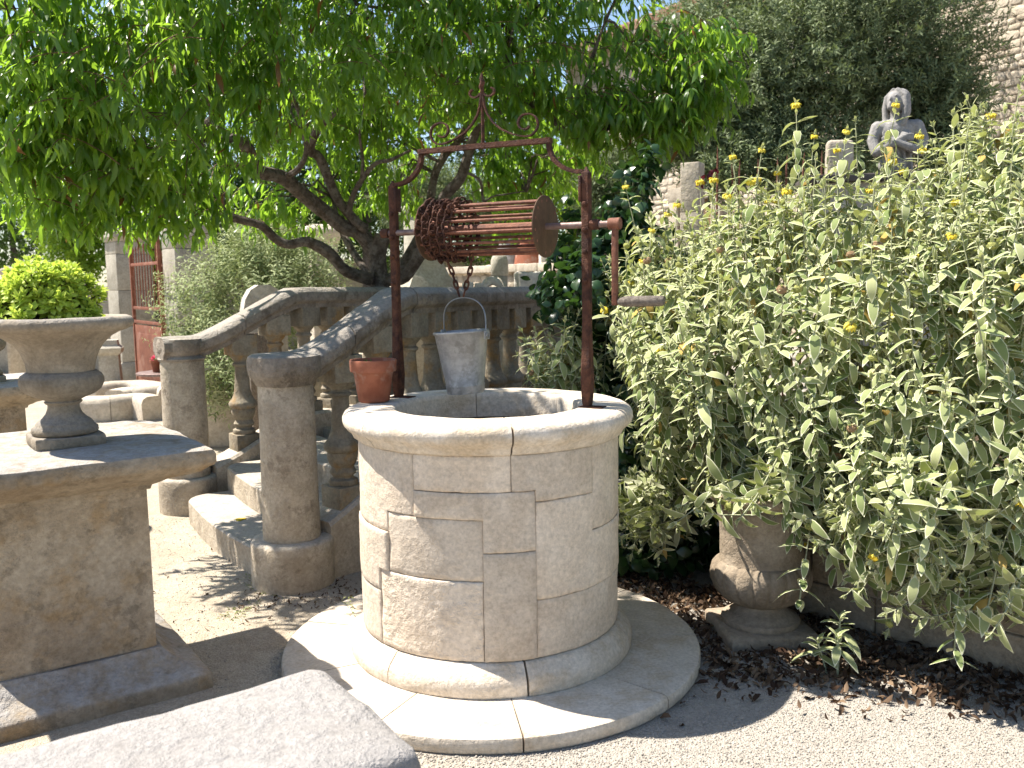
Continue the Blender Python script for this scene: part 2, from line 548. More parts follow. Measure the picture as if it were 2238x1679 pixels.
class Foliage:
    def __init__(s, tmpls, mat):
        s.t, s.mat = tmpls, mat
        s.items = [[] for _ in tmpls]

    def leaf(s, pos, d, up, scale=1.0, lv=None, k=None):
        d = Vector(d).normalized()
        up = Vector(up)
        side = d.cross(up)
        if side.length < 1e-4: side = d.cross(Vector((1, .3, .2)))
        side.normalize()
        n = side.cross(d)
        k = random.randrange(len(s.t)) if k is None else k
        s.items[k].append((pos[0], pos[1], pos[2], side.x * scale, d.x * scale, n.x * scale, side.y * scale, d.y * scale, n.y * scale,
                           side.z * scale, d.z * scale, n.z * scale, random.random() if lv is None else lv))

    def raw(s, pos, a, b, c, lv, k):
        s.items[k].append((pos[0], pos[1], pos[2], a[0], b[0], c[0], a[1], b[1], c[1], a[2], b[2], c[2], lv))

    def count(s): return sum(len(i) for i in s.items)

    def build(s, parent=None, parts=0, part='leaf', rest='foliage', rest_tags=None, mind=0.0):
        """the `parts` leaves that show largest become parts, the others one mass"""
        arr = [np.array(i, float).reshape(-1, 13) for i in s.items]
        cand = []
        if parts:
            allp = np.concatenate(arr); ids = np.concatenate([np.stack([np.full(len(a), k), np.arange(len(a))], 1) for k, a in enumerate(arr)])
            x, y, z = topx(allp[:, :3])
            sc = np.sqrt(allp[:, 4] ** 2 + allp[:, 7] ** 2 + allp[:, 10] ** 2)
            ok = (x > 0) & (x < CW) & (y > 0) & (y < CH) & (z > mind)
            order = np.argsort(z)
            seen, cnt = {}, 0
            for i in order:
                if not ok[i]: continue
                b = (int(x[i] // 26), int(y[i] // 26))
                if b in seen: continue
                seen[b] = 1
                cand.append((sc[i] / z[i], i))
            cand.sort(reverse=True)
            chosen = [tuple(ids[i]) for _, i in cand[:parts]]
        else:
            chosen = []
        cs = set(chosen)
        base = []
        for k, (v, f, e) in enumerate(s.t):
            base.append(attr_mesh(part, v, f, np.full(len(v), .5), e, s.mat))
        for (k, i) in chosen:
            r = arr[k][i]
            o = bpy.data.objects.new(part, base[k])
            COL.objects.link(o)
            mw = Matrix(((r[3], r[4], r[5], r[0]), (r[6], r[7], r[8], r[1]), (r[9], r[10], r[11], r[2]), (0, 0, 0, 1)))
            if parent is not None:
                o.parent = parent
                mw = PINV(parent) @ mw
            o.matrix_local = mw if parent is None else mw
        VV, FF, LV, ED = [], [], [], []
        off = 0
        for k, (v, f, e) in enumerate(s.t):
            keep = np.array([(k, i) not in cs for i in range(len(arr[k]))], bool) if len(arr[k]) else np.zeros(0, bool)
            a = arr[k][keep]
            if not len(a): continue
            R = a[:, 3:12].reshape(-1, 3, 3)
            P = np.einsum('nij,vj->nvi', R, v) + a[:, None, :3]
            n = len(a)
            VV.append(P.reshape(-1, 3))
            FF.append((f[None] + (off + np.arange(n) * len(v))[:, None, None]).reshape(-1, f.shape[1]))
            LV.append(np.repeat(a[:, 12], len(v))); ED.append(np.tile(e, n))
            off += n * len(v)
        if not VV: return None
        V = np.concatenate(VV)
        if parent is not None:
            mi = np.array(PINV(parent))
            V = V @ mi[:3, :3].T + mi[:3, 3]
        o = obj(rest, attr_mesh(rest, V, np.concatenate(FF), np.concatenate(LV), np.concatenate(ED), s.mat), None, parent)
        o['kind'] = 'stuff'
        return o


def PINV(p):
    """inverse of a top-level Empty's placing (no depsgraph needed)"""
    return (Matrix.Translation(p.location) @ p.rotation_euler.to_matrix().to_4x4()).inverted()


def rnd(a, b): return a + (b - a) * random.random()


def rdir():
    while True:
        v = Vector((rnd(-1, 1), rnd(-1, 1), rnd(-1, 1)))
        if .05 < v.length < 1: return v.normalized()


def inball():
    while True:
        v = Vector((rnd(-1, 1), rnd(-1, 1), rnd(-1, 1)))
        if v.length < 1: return v


# ================================================================== THE SETTING
def sheet(name, pts, z, mat):
    return obj(name, mesh(name, [(x, y, z) for x, y in pts], [tuple(range(len(pts)))], False), mat)


g = tag(sheet('ground', [(-150, -60), (150, -60), (150, 300), (-150, 300)], GZ, M['ground']), kind='structure')

NEAR = [Vector((-1.05, .98)), Vector((-.53, 1.49)), Vector((.45, 3.28)), Vector((1.1, 4.47))]
FAR = [Vector((-2.12, 2.62)), Vector((-1.47, 3.08)), Vector((-1.10, 3.62)), Vector((-.55, 4.75))]


def prism(pts, z0, z1):
    n = len(pts)
    v = [(x, y, z0) for x, y in pts] + [(x, y, z1) for x, y in pts]
    f = [tuple(range(n - 1, -1, -1)), tuple(range(n, 2 * n))] + [(i, (i + 1) % n, n + (i + 1) % n, n + i) for i in range(n)]
    return v, f


terr = [(-.40, 1.80), (.45, 3.36), (1.15, 4.55), (14, 4.2), (14, 40), (-.1, 40), (-.5, 4.8), (-1.05, 3.66), (-1.32, 3.26)]
me = mesh('terrace', *prism(terr, GZ - .02, .42), False)
tag(obj('terrace', me, M['ground']), kind='structure')

# loose pebbles on the gravel in front, and under the shrub
def pebbles():
    n = 26000
    x = RNG.uniform(-.55, 2.1, n); y = RNG.uniform(-1.35, .1, n)
    d = np.hypot(x, y)
    ok = (d > .885) & ((x - .2) * .78 + (y + 1.2) * .1 < 1.6)
    x, y = x[ok], y[ok]
    m = 5200
    x2 = RNG.uniform(-2.4, -.3, m); y2 = RNG.uniform(-.3, 2.4, m)
    a2 = RNG.uniform(0, 2 * pi, 2600); r2 = .882 + np.abs(RNG.normal(0, .025, 2600))
    x = np.concatenate([x, x2, r2 * np.cos(a2)]); y = np.concatenate([y, y2, r2 * np.sin(a2)])
    ok = np.hypot(x, y) > .882
    x, y = x[ok], y[ok]; n = len(x)
    r = RNG.uniform(.0016, .0042, n) * (1 + (RNG.random(n) > .97) * .8)
    o8 = np.array([(1, 0, 0), (-1, 0, 0), (0, 1, 0), (0, -1, 0), (0, 0, .7), (0, 0, -.7)], float)
    f8 = np.array([(0, 2, 4), (2, 1, 4), (1, 3, 4), (3, 0, 4), (2, 0, 5), (1, 2, 5), (3, 1, 5), (0, 3, 5)])
    V = o8[None] * (r[:, None, None] * RNG.uniform(.7, 1.4, (n, 1, 3))) + RNG.normal(0, .0006, (n, 6, 3))
    a = RNG.uniform(0, 2 * pi, n)
    c, s_ = np.cos(a)[:, None], np.sin(a)[:, None]
    V = np.stack([V[..., 0] * c - V[..., 1] * s_ + x[:, None], V[..., 0] * s_ + V[..., 1] * c + y[:, None], V[..., 2] + GZ + r[:, None] * .4], -1)
    F = (f8[None] + (np.arange(n) * 6)[:, None, None]).reshape(-1, 3)
    me = attr_mesh('gravel', V.reshape(-1, 3), F, np.zeros(n * 6), np.zeros(n * 6), M['pebble'], False)
    tag(obj('gravel', me), 'pale loose gravel on the ground before the well', 'gravel', kind='stuff')


pebbles()

# ================================================================== THE WELL
ZT = 1.011
well = thing('stone_well', 'round pale limestone well with moulded rim and wide round plinth', 'well', (0, 0, 0))
G = radians(.22)
# plinth slabs
prof = [(.50, GZ + .002), (.872, GZ + .002), (.8785, GZ + .012), (.8785, -.016), (.874, -.005), (.862, 0.0), (.50, 0.0)]
cuts = [-152, -106, -66, -28.5, 6.5, 47, 88, 130, 170, 208]
for i in range(len(cuts) - 1):
    me = mesh('plinth_slab', *revolve(prof, radians(cuts[i]) + G, radians(cuts[i + 1]) - G, 14))
    sharp(me, 40); wear(me, .0022, 7, i)
    obj('plinth_slab', me, M['well_top'], well)
# base ring
prof = [(.50, .001), (.590, .001), (.5945, .010), (.5955, .045), (.591, .062), (.580, .079), (.565, .094), (.552, .106), (.546, .114), (.50, .117)]
cuts = [-165, -100, -42, 12.5, 70, 128, 195]
for i in range(len(cuts) - 1):
    me = mesh('ring_stone', *revolve(prof, radians(cuts[i]) + G * (2.6 if i == 3 else 1), radians(cuts[i + 1]) - G * (1 if i != 2 else 1.5), 20))
    sharp(me, 50); wear(me, .002, 8, i + 20)
    obj('ring_stone', me, M['well_top'], well)
# drum core behind the joints
v, f = [], []
prof_core = [(.385, -.3), (.515, -.02), (.515, .90), (.385, .90)]
me = mesh('core', *revolve(prof_core, 0, 2 * pi - .0001, 60))
obj('core', me, M['mortar'], well)
me = mesh('well_bottom', *lathe([(.0, -.28), (.39, -.28)], 40))
obj('well_bottom', me, M['mortar'], well)


def drum_stone(rects, seed, R=.541, amp=.0025, rough=False):
    """one curved ashlar: union of (angle0, angle1, z0, z1) boxes (degrees, metres)"""
    As, Zs = set(), set()
    gap = .22
    rs = [(a0 + gap * .5, a1 - gap * .5, z0 + .0014, z1 - .0014) for a0, a1, z0, z1 in rects]
    if len(rs) == 2:      # let the two boxes share their common border
        rr = []
        for i, r in enumerate(rs):
            o = rects[1 - i]; q = list(r); src = rects[i]
            if abs(src[0] - o[1]) < 1e-6: q[0] = o[1] - gap * .5
            if abs(src[1] - o[0]) < 1e-6: q[1] = o[0] + gap * .5
            if abs(src[2] - o[3]) < 1e-6: q[2] = o[3] - .0014
            if abs(src[3] - o[2]) < 1e-6: q[3] = o[2] + .0014
            rr.append(tuple(q))
        rs = rr
    for a0, a1, z0, z1 in rs:
        for lo, hi, S, st, ed in ((a0, a1, As, 2.2, .45), (z0, z1, Zs, .02, .0042)):
            S.update((lo, lo + ed, hi - ed, hi))
            k = max(1, int((hi - lo) / st))
            S.update(lo + (hi - lo) * i / k for i in range(1, k))
    def uniq(S, tol):
        L = sorted(S); o = [L[0]]
        for x in L[1:]:
            if x - o[-1] > tol: o.append(x)
        return o
    As, Zs = uniq(As, .08), uniq(Zs, .0008)
    inside = lambda a, z: any(r[0] < a < r[1] and r[2] < z < r[3] for r in rs)
    cell = {(i, j) for i in range(len(As) - 1) for j in range(len(Zs) - 1) if inside((As[i] + As[i + 1]) / 2, (Zs[j] + Zs[j + 1]) / 2)}
    use = {}
    for (i, j) in cell:
        for p in ((i, j), (i + 1, j), (i + 1, j + 1), (i, j + 1)):
            use[p] = use.get(p, 0) + 1
    idx, v, f = {}, [], []
    for p in use:
        a, z = radians(As[p[0]]), Zs[p[1]]
        q = Vector((a * .54 * 9, z * 9, seed * 3.1))
        h = amp * (noise.noise(q) + .6 * noise.noise(q * 2.6))
        if rough:
            h += .0022 * (noise.noise(q * 6) + .7 * noise.noise(q * 13))
        edge = use[p] < 4
        r = R + h + (-.003 - .004 * max(0, noise.noise(q * 3.3) - .15) * 3 if edge else 0)
        if edge:
            a += .0022 * noise.noise(q * 2.2 + Vector((5, 1, 2))); z += .0012 * noise.noise(q * 2.2 + Vector((1, 7, 3)))
        idx[p] = len(v)
        v.append((r * sin(a), -r * cos(a), z))
    for (i, j) in cell:
        f.append((idx[(i, j)], idx[(i + 1, j)], idx[(i + 1, j + 1)], idx[(i, j + 1)]))
    inn = {}
    def inner(p):
        if p not in inn:
            a = radians(As[p[0]]); inn[p] = len(v)
            v.append(((R - .03) * sin(a), -(R - .03) * cos(a), Zs[p[1]]))
        return inn[p]
    for (i, j) in cell:
        for (di, dj, p, q) in ((-1, 0, (i, j), (i, j + 1)), (1, 0, (i + 1, j), (i + 1, j + 1)), (0, -1, (i, j), (i + 1, j)), (0, 1, (i, j + 1), (i + 1, j + 1))):
            if (i + di, j + dj) not in cell:
                f.append((idx[p], idx[q], inner(q), inner(p)))
    me = mesh('drum_stone', v, f)
    return sharp(me, 50)


B, Tt = .119, .895
stones = [
    ([(-88, -31.3, .66, Tt), (-88, -46.2, .577, .66)], 0),
    ([(-31.3, 8.4, .758, Tt)], 0),
    ([(8.4, 18.0, .758, Tt), (18.0, 46.8, .716, Tt)], 0),
    ([(46.8, 92, .565, Tt)], 0),
    ([(-31.3, -2.6, .657, .758), (-2.6, 18.0, .532, .758)], 0),
    ([(-46.2, -2.6, .425, .657)], 0),
    ([(18.0, 46.8, .342, .716), (46.8, 92, .342, .565)], 0),
    ([(-88, -46.2, .425, .577), (-88, -52.2, .337, .425)], 0),
    ([(-52.2, -3.0, B, .425)], 1),
    ([(-3.0, 18.2, B, .532)], 0),
    ([(18.2, 92, B, .342)], 0),
    ([(-88, -52.2, B, .337)], 0),
    ([(92, 150, .50, Tt)], 0), ([(150, 215, .62, Tt)], 0), ([(215, 272, .50, Tt)], 0),
    ([(92, 150, B, .50)], 0), ([(150, 215, B, .62)], 0), ([(215, 272, B, .50)], 0),
]
for i, (rs, rough) in enumerate(stones):
    obj('drum_stone', drum_stone(rs, i, .541 + (.0022 * ((i * 7) % 5 - 2)), .003, rough), M['well_rough'] if rough else M['well'], well)
# rim (coping)
prof = [(.40, .896), (.548, .896), (.556, .902), (.562, .914), (.570, .926), (.583, .936), (.594, .948), (.5995, .963), (.599, .979),
        (.591, .995), (.577, 1.006), (.560, 1.0105), (.5555, 1.0085), (.551, 1.0105), (.44, ZT), (.398, ZT), (.3855, 1.004), (.382, .99), (.382, .90)]
cuts = [-172, -112, -52, 8.4, 66, 127, 188]
for i in range(len(cuts) - 1):
    me = mesh('rim_stone', *revolve(prof, radians(cuts[i]) + G * (1.6 if i == 3 else .8), radians(cuts[i + 1]) - G * (1.6 if i == 2 else .8), 30))
    sharp(me, 50); wear(me, .0022, 9, i + 40)
    obj('rim_stone', me, M['well_top'], well)

# ------------------------------------------------------------------ windlass
PL, PR = Vector((-.395, .276, ZT)), Vector((.400, -.154, ZT))
AX = (PR - PL).normalized()                   # along the axle, level
PERP = Vector((-AX.y, AX.x, 0))
WROT = atan2(AX.y, AX.x)
wl = thing('iron_windlass', 'rusty wrought iron windlass with scrolls standing on the well rim', 'windlass', PL, WROT)
# local frame: x along the axle from the left post, y away, z up from the rim
LEN = (PR - PL).length


def post(h, mirror):
    """flat iron upright: swollen flattened foot, bevelled top"""
    secs = [(0.0, .014, .022), (.03, .017, .028), (.10, .022, .027), (.20, .020, .021), (.32, .017, .016), (h - .12, .0175, .0165), (h - .005, .0175, .0165), (h, .012, .012), (h + .02, .002, .002)]
    v, f = [], []
    for z, a, b in secs:
        c = .3
        for sx, sy in ((-1, -1 + c), (-1 + c, -1), (1 - c, -1), (1, -1 + c), (1, 1 - c), (1 - c, 1), (-1 + c, 1), (-1, 1 - c)):
            v.append((sx * a, sy * b, z))
    for i in range(len(secs) - 1):
        for k in range(8):
            l = (k + 1) % 8
            f.append((i * 8 + k, i * 8 + l, (i + 1) * 8 + l, (i + 1) * 8 + k))
    f.append(tuple(range(7, -1, -1))); f.append(tuple((len(secs) - 1) * 8 + k for k in range(8)))
    return v, f


for x in (0, LEN):
    p = obj('post', Geo().add(post(.925, 0)).me('post', True, 30), M['iron'], wl, (x, 0, .002))
    # bolts and collar plates on the post
    s = 1 if x == 0 else -1
    for z, r in ((.70, .011), (.615, .010), (.80, .010), (.50, .009)):
        gm = Geo().add(lathe([(r, 0), (r, .012), (r * .6, .016), (0.0, .017)], 8), T((0, -.016, z)) @ Matrix.Rotation(pi / 2, 4, 'X'))
        obj('bolt', gm.me('bolt'), M['iron'], p)
    gm = Geo().add(rbox(.006, .021, .05, .003), T((s * .021, 0, .86)))
    obj('strap', gm.me('strap'), M['iron'], p)
for x, s in ((0, -1), (LEN, 1)):
    gm = Geo().add(rbox(.05, .03, .002, .0015), T((x + .02, 0, .0025)))
    obj('foot_plate', gm.me('foot_plate'), M['iron'], wl)
# crossbar with drooping quarter-circle ends
ZB = 1.058
def flat_bar(path, w, t, up=None):
    """rectangular bar through path points in the local x-z plane, w wide in y, t thick"""
    P = [Vector(p) for p in path]; v, f = [], []
    for i, p in enumerate(P):
        tg = (P[min(i + 1, len(P) - 1)] - P[max(i - 1, 0)]).normalized()
        n = Vector((-tg.z, 0, tg.x))
        for a, b in ((-1, -1), (1, -1), (1, 1), (-1, 1)):
            v.append(p + n * (t / 2 * b) + Vector((0, w / 2 * a, 0)))
    for i in range(len(P) - 1):
        for k in range(4):
            l = (k + 1) % 4
            f.append((i * 4 + k, i * 4 + l, (i + 1) * 4 + l, (i + 1) * 4 + k))
    f.append((3, 2, 1, 0)); f.append(tuple((len(P) - 1) * 4 + k for k in range(4)))
    return v, f


xl, xr = .150, .745
arcL = [(xl - .136 + .136 * sin(a), 0, ZB - .012 - .118 * cos(a)) for a in [i * pi / 2 / 12 for i in range(13)]]
arcL = [(.012, 0, ZB - .131)] + arcL
arcR = [(2 * xr - (x + (xr - xl)) + 0 if False else (xr + (xl - x)), 0, z) for x, _, z in arcL]
obj('crossbar', Geo().add(flat_bar([(xl - .010, 0, ZB), ((xl + xr) / 2, 0, ZB + .002), (xr + .010, 0, ZB)], .032, .020)).me('crossbar', True, 30), M['iron'], wl)
obj('bracket', Geo().add(flat_bar(arcL, .024, .016)).me('bracket', True, 30), M['iron'], wl)
k = LEN - .012
arcR = [(k - (x - .012) * (k - xr) / (xl - .012), 0, z) for x, _, z in arcL]
obj('bracket', Geo().add(flat_bar(arcR, .024, .016)).me('bracket', True, 30), M['iron'], wl)


def scroll(side):
    """lyre scroll: rises beside the finial, curls outward at the top, sweeps down and curls at the bottom"""
    pts = []
    cx, cz, r0 = .036, .225, .032                      # upper curl centre
    for i in range(26):
        t = i / 25
        a = radians(-250 + 250 * t)
        r = r0 * (.30 + .70 * t)
        pts.append((cx + r * cos(pi - a) * 1.0, cz + r * sin(a) * -1.0 if False else cz + r * sin(pi - a)))
    # from the top curl's inner side down beside the finial and out along the bar
    body = [(.004, .20), (.007, .165), (.014, .125), (.028, .085), (.052, .050), (.082, .024), (.115, .012), (.148, .016)]
    c2x, c2z, r2 = .138, .068, .058
    low = []
    for i in range(30):
        t = i / 29
        a = radians(-80 + 400 * t)
        r = r2 * (1 - .68 * t)
        low.append((c2x + r * cos(a), c2z + r * sin(a)))
    P = pts + body + low
    # smooth
    for _ in range(2):
        P = [P[0]] + [((P[i - 1][0] + 2 * P[i][0] + P[i + 1][0]) / 4, (P[i - 1][1] + 2 * P[i][1] + P[i + 1][1]) / 4) for i in range(1, len(P) - 1)] + [P[-1]]
    return [(.448 + side * (x * 1.08 + (.048 * min(1, max(0, (x - .010) / .085)) if z < .16 else 0)), 0, ZB + .011 + z * .93) for x, z in P]


for sd in (-1, 1):
    obj('scroll', Geo().add(flat_bar(scroll(sd), .015, .0062)).me('scroll', True, 30), M['iron'], wl)
fin = [(.448, 0, ZB + .008), (.449, 0, ZB + .09), (.447, 0, ZB + .18), (.449, 0, ZB + .222), (.444, 0, ZB + .238), (.452, 0, ZB + .255), (.446, 0, ZB + .272), (.449, 0, ZB + .292)]
obj('finial', Geo().add(tube(fin, [.008, .0075, .007, .009, .011, .011, .009, .003], 8)).me('finial'), M['iron'], wl)
# axle, discs, rods, crank
ZA = .722
obj('axle', Geo().add(tube([(-.06, 0, ZA), (LEN + .10, 0, ZA)], .0135, 12)).me('axle'), M['axle'], wl)
for x in (-.045, LEN + .035):
    obj('axle_collar', Geo().add(tube([(x - .018, 0, ZA), (x + .018, 0, ZA)], .021, 10)).me('axle_collar'), M['iron'], wl)
disc = lathe([(.0, -.004), (.118, -.004), (.1245, -.002), (.1245, .002), (.118, .004), (.0, .004)], 40)
for x in (.185, .726):
    gm = Geo().add(disc, T((x, 0, ZA)) @ Matrix.Rotation(pi / 2, 4, 'Y'))
    o = obj('drum_disc', wear(gm.me('drum_disc'), .0015, 14), M['iron_disc'], wl)
for i in range(14):
    a = 2 * pi * i / 14 + .15
    y, z = .104 * cos(a), .104 * sin(a)
    obj('drum_rod', Geo().add(tube([(.18, y, ZA + z), (.73, y, ZA + z)], .0066, 8)).me('drum_rod'), M['iron_rod'], wl)
obj('drum_hub', Geo().add(tube([(.19, 0, ZA), (.724, 0, ZA)], .021, 10)).me('drum_hub'), M['iron_rod'], wl)
XC = LEN + .118
arm = obj('crank_arm', Geo().add(rbox(.0105, .014, .165, .004), T((XC, 0, ZA - .150))).add(tube([(XC - .024, 0, ZA), (XC + .022, 0, ZA)], .0235, 12)).me('crank_arm'), M['iron_rod'], wl)
obj('crank_handle', Geo().add(tube([(XC + .012, 0, ZA - .300), (XC + .03, 0, ZA - .300), (XC + .05, 0, ZA - .300), (XC + .19, 0, ZA - .298), (XC + .197, 0, ZA - .298)], [.012, .019, .0215, .0205, .016], 12)).me('crank_handle'), M['wood'], arm)

# chain: coils on the drum and two falls to the bucket
ch = thing('iron_chain', 'rusty chain coiled on the windlass drum with two strands hanging down', 'chain', PL, WROT)


def link_mesh(L=.040, w=.0135, r=.0042):
    n = 20
    pts = []
    for i in range(n):
        a = 2 * pi * i / n
        x = w * cos(a) if abs(sin(a)) < .999 else 0
        y = (L / 2 - w) * (1 if sin(a) > 0 else -1) + w * sin(a) if abs(sin(a)) > 1e-6 else 0
        pts.append(Vector((w * cos(a), (L / 2 - w) * max(-1, min(1, 3 * sin(a))) + w * sin(a), 0)))
    v, f = [], []
    m = 6
    for i, p in enumerate(pts):
        t = (pts[(i + 1) % n] - pts[i - 1]).normalized()
        s = t.cross(Vector((0, 0, 1)))
        for k in range(m):
            a = 2 * pi * k / m
            v.append(p + (s * cos(a) + Vector((0, 0, 1)) * sin(a)) * r)
    for i in range(n):
        for k in range(m):
            j, l = (i + 1) % n, (k + 1) % m
            f.append((i * m + k, i * m + l, j * m + l, j * m + k))
    return mesh('link', v, f)


LM = link_mesh()
LM.materials.append(M['iron'])


def put_link(p, d, n):
    d = Vector(d).normalized()
    s = d.cross(Vector(n)).normalized(); n2 = s.cross(d)
    o = bpy.data.objects.new('link', LM); COL.objects.link(o)
    o.parent = ch
    o.matrix_local = Matrix(((s.x, d.x, n2.x, p[0]), (s.y, d.y, n2.y, p[1]), (s.z, d.z, n2.z, p[2]), (0, 0, 0, 1)))


def strand(P, pitch=.031):
    """links along a polyline of local points, alternate links turned a quarter"""
    P = [Vector(p) for p in P]
    acc, k, nxt = 0.0, 0, 0.0
    for a, b in zip(P, P[1:]):
        L = (b - a).length
        while nxt <= acc + L:
            p = a.lerp(b, (nxt - acc) / L)
            d = (b - a).normalized()
            s = d.cross(Vector((0, 1, 0.13))).normalized() if abs(d.y) < .9 else d.cross(Vector((1, 0, 0)))
            n = s if k % 2 else s.cross(d)
            n = n + s.cross(d) * .5 * (1 if k % 2 else 0) + s * (0 if k % 2 else .5)
            put_link(p, d, n)
            k += 1; nxt += pitch
        acc += L


hel = []
turns = 4.6
for i in range(int(turns * 40) + 1):
    a = -1.6 + 2 * pi * i / 40
    x = .200 + .034 * i / 40 + .004 * sin(a * 2.3)
    rr = .120 + .005 * sin(a * 3.1 + i)
    hel.append((x, rr * sin(a), ZA + rr * cos(a)))
strand(hel, .0295)
hook = Vector((.330, 0, .438))
strand([(.285, -.045, ZA - .112), (.300, -.02, ZA - .175), hook + Vector((-.006, 0, 0))])
strand([(.395, -.02, ZA - .112), (.385, -.01, ZA - .16), hook + Vector((.010, 0, .004))])

# ------------------------------------------------------------------ bucket hanging from the chain
loc2w = lambda p: Matrix.Translation(PL) @ Rz(WROT) @ Vector(p)
HK = loc2w(hook)
BK = Vector((HK.x + .012, HK.y, 1.045))
bucket = thing('zinc_bucket', 'dented grey galvanised bucket hanging over the well mouth', 'bucket', BK, radians(-38))
HB = .262
prof = [(.0, .012), (.074, .012), (.0765, .0), (.0800, .0), (.0835, .03), (.0845, .036), (.0825, .040), (.1125, HB - .010), (.1165, HB - .006), (.1185, HB), (.1165, HB + .004), (.1125, HB + .001), (.110, HB - .006), (.080, .042), (.0, .018)]
me = mesh('body', *lathe(prof, 48, lambda a, r, z: r * (1 + .014 * sin(2 * a + 1) * z / HB + .008 * sin(5 * a) * z / HB)))
sharp(me, 50)
rb = obj('body', me, M['zinc'], bucket); rb.rotation_euler = (radians(1.5), radians(-3.2), 0)
sm_ = [(.0825 + .0302 * t, z) for t, z in ((0, .042), (.5, .145), (1, HB - .012))]
obj('seam', Geo().add(flat_bar([(r + .0006, 0, z) for r, z in sm_], .012, .003)).me('seam'), M['zinc'], bucket, None, radians(-70)).rotation_euler = (radians(1.5), radians(-3.2), radians(-62))
bl = [(.116 * cos(a), .006 * sin(a * 3), HB + .005 + .110 * max(0.0, sin(a)) ** .8) for a in [pi * i / 24 for i in range(25)]]
ring = [(p[0], p[1], p[2]) for p in bl]
h0 = Vector((HK.x - BK.x, HK.y - BK.y, HK.z - BK.z))
ring = []
for i in range(33):
    t = i / 32
    a = pi * t
    top = HK.z - BK.z + .004
    ring.append((.114 * cos(a), .010 * sin(2 * a), HB - .002 + (top - HB) * (sin(a) ** .62)))
obj('bail', Geo().add(tube(ring, .0034, 7)).me('bail'), M['wire'], bucket)
for s in (-1, 1):
    gm = Geo().add(rbox(.003, .017, .018, .002), T((s * .1185, 0, HB - .012)))
    lo = [(s * (.121 + .004), .009 * cos(a), HB - .012 + .010 * sin(a)) for a in [2 * pi * i / 12 for i in range(13)]]
    gm.add(tube(lo, .0028, 6))
    obj('ear', gm.me('ear'), M['zinc'], bucket)

# ------------------------------------------------------------------ terracotta pot on the rim
pot = thing('terracotta_pot', 'terracotta flower pot on the well rim left of the bucket', 'flower pot', (-.488, .135, ZT + .002))
prof = [(.0, 0), (.062, 0), (.0665, .004), (.084, .125), (.086, .128), (.0965, .130), (.0985, .134), (.1005, .175), (.0985, .180), (.092, .180), (.0895, .175), (.086, .125), (.083, .118)]
obj('body', sharp(mesh('body', *lathe(prof, 40)), 45), M['terracotta'], pot)
obj('soil', mesh('soil', *lathe([(.0845, .128), (.05, .133), (0, .136)], 24)), M['soil'], pot)
fo = Foliage([leaf_tmpl(.034, .006, .5, .3, 3), leaf_tmpl(.028, .007, .9, .3, 3)], M['weed'])
for i in range(60):
    a = rnd(0, 2 * pi); r = .022 * sqrt(random.random())
    p = Vector((-.488 - .012 + r * cos(a), .135 - .03 + r * sin(a), ZT + .137))
    fo.leaf(p, (cos(a) * .4, sin(a) * .4, 1), (cos(a), sin(a), .2), rnd(.8, 1.6))
fo.build(pot, 0, 'leaf', 'sprout')

# ================================================================== STAIRS AND BALUSTRADES
ZR0, ZR1 = 1.165, 1.488                       # top of handrail at newel, at the landing
RAILP = [(-.124, -.102), (-.130, -.092), (-.130, -.044), (-.122, -.030), (-.092, -.006), (-.074, 0.0), (.074, 0.0), (.092, -.006), (.122, -.030), (.130, -.044), (.130, -.092), (.124, -.102), (.098, -.120), (.092, -.150), (-.092, -.150), (-.098, -.120)]
BAL = [(.052, .12), (.078, .122), (.082, .138), (.078, .152), (.058, .160), (.055, .172), (.070, .182), (.074, .196), (.066, .208), (.060, .222), (.070, .236), (.082, .262), (.086, .292), (.081, .306), (.095, .314), (.101, .326), (.101, .346), (.095, .356), (.079, .374), (.066, .402), (.057, .44), (.052, .50), (.048, .56), (.046, .60), (.050, .612), (.062, .618), (.062, .632), (.050, .640), (.050, .652), (.066, .668), (.076, .682), (.078, .69)]


BM = Geo().add(lathe(BAL, 24)).me('baluster', True, 40); BM.materials.append(M['baluster_stone'])
BB = Geo().add(rbox(.088, .088, .062, .006, .002, .06), T((0, 0, .059))).me('base_block', True, 40); BB.materials.append(M['baluster_stone'])
BT = Geo().add(rbox(.092, .092, .075, .006, .002, .06), T((0, 0, .766))).me('top_block', True, 40); BT.materials.append(M['baluster_stone'])


def along(path, s):
    for a, b in zip(path, path[1:]):
        L = (b - a).length
        if s <= L: return a.lerp(b, s / L), (b - a).normalized()
        s -= L
    return b.copy(), (b - a).normalized()


def rail_z(path, s, z0, z1):
    L = (path[1] - path[0]).length
    t = min(1, max(0, (s - .10) / (L - .06)))
    t = t * t * (3 - 2 * t) * .35 + t * .65
    return z0 + (z1 - z0) * t - .012 * max(0, s - L)


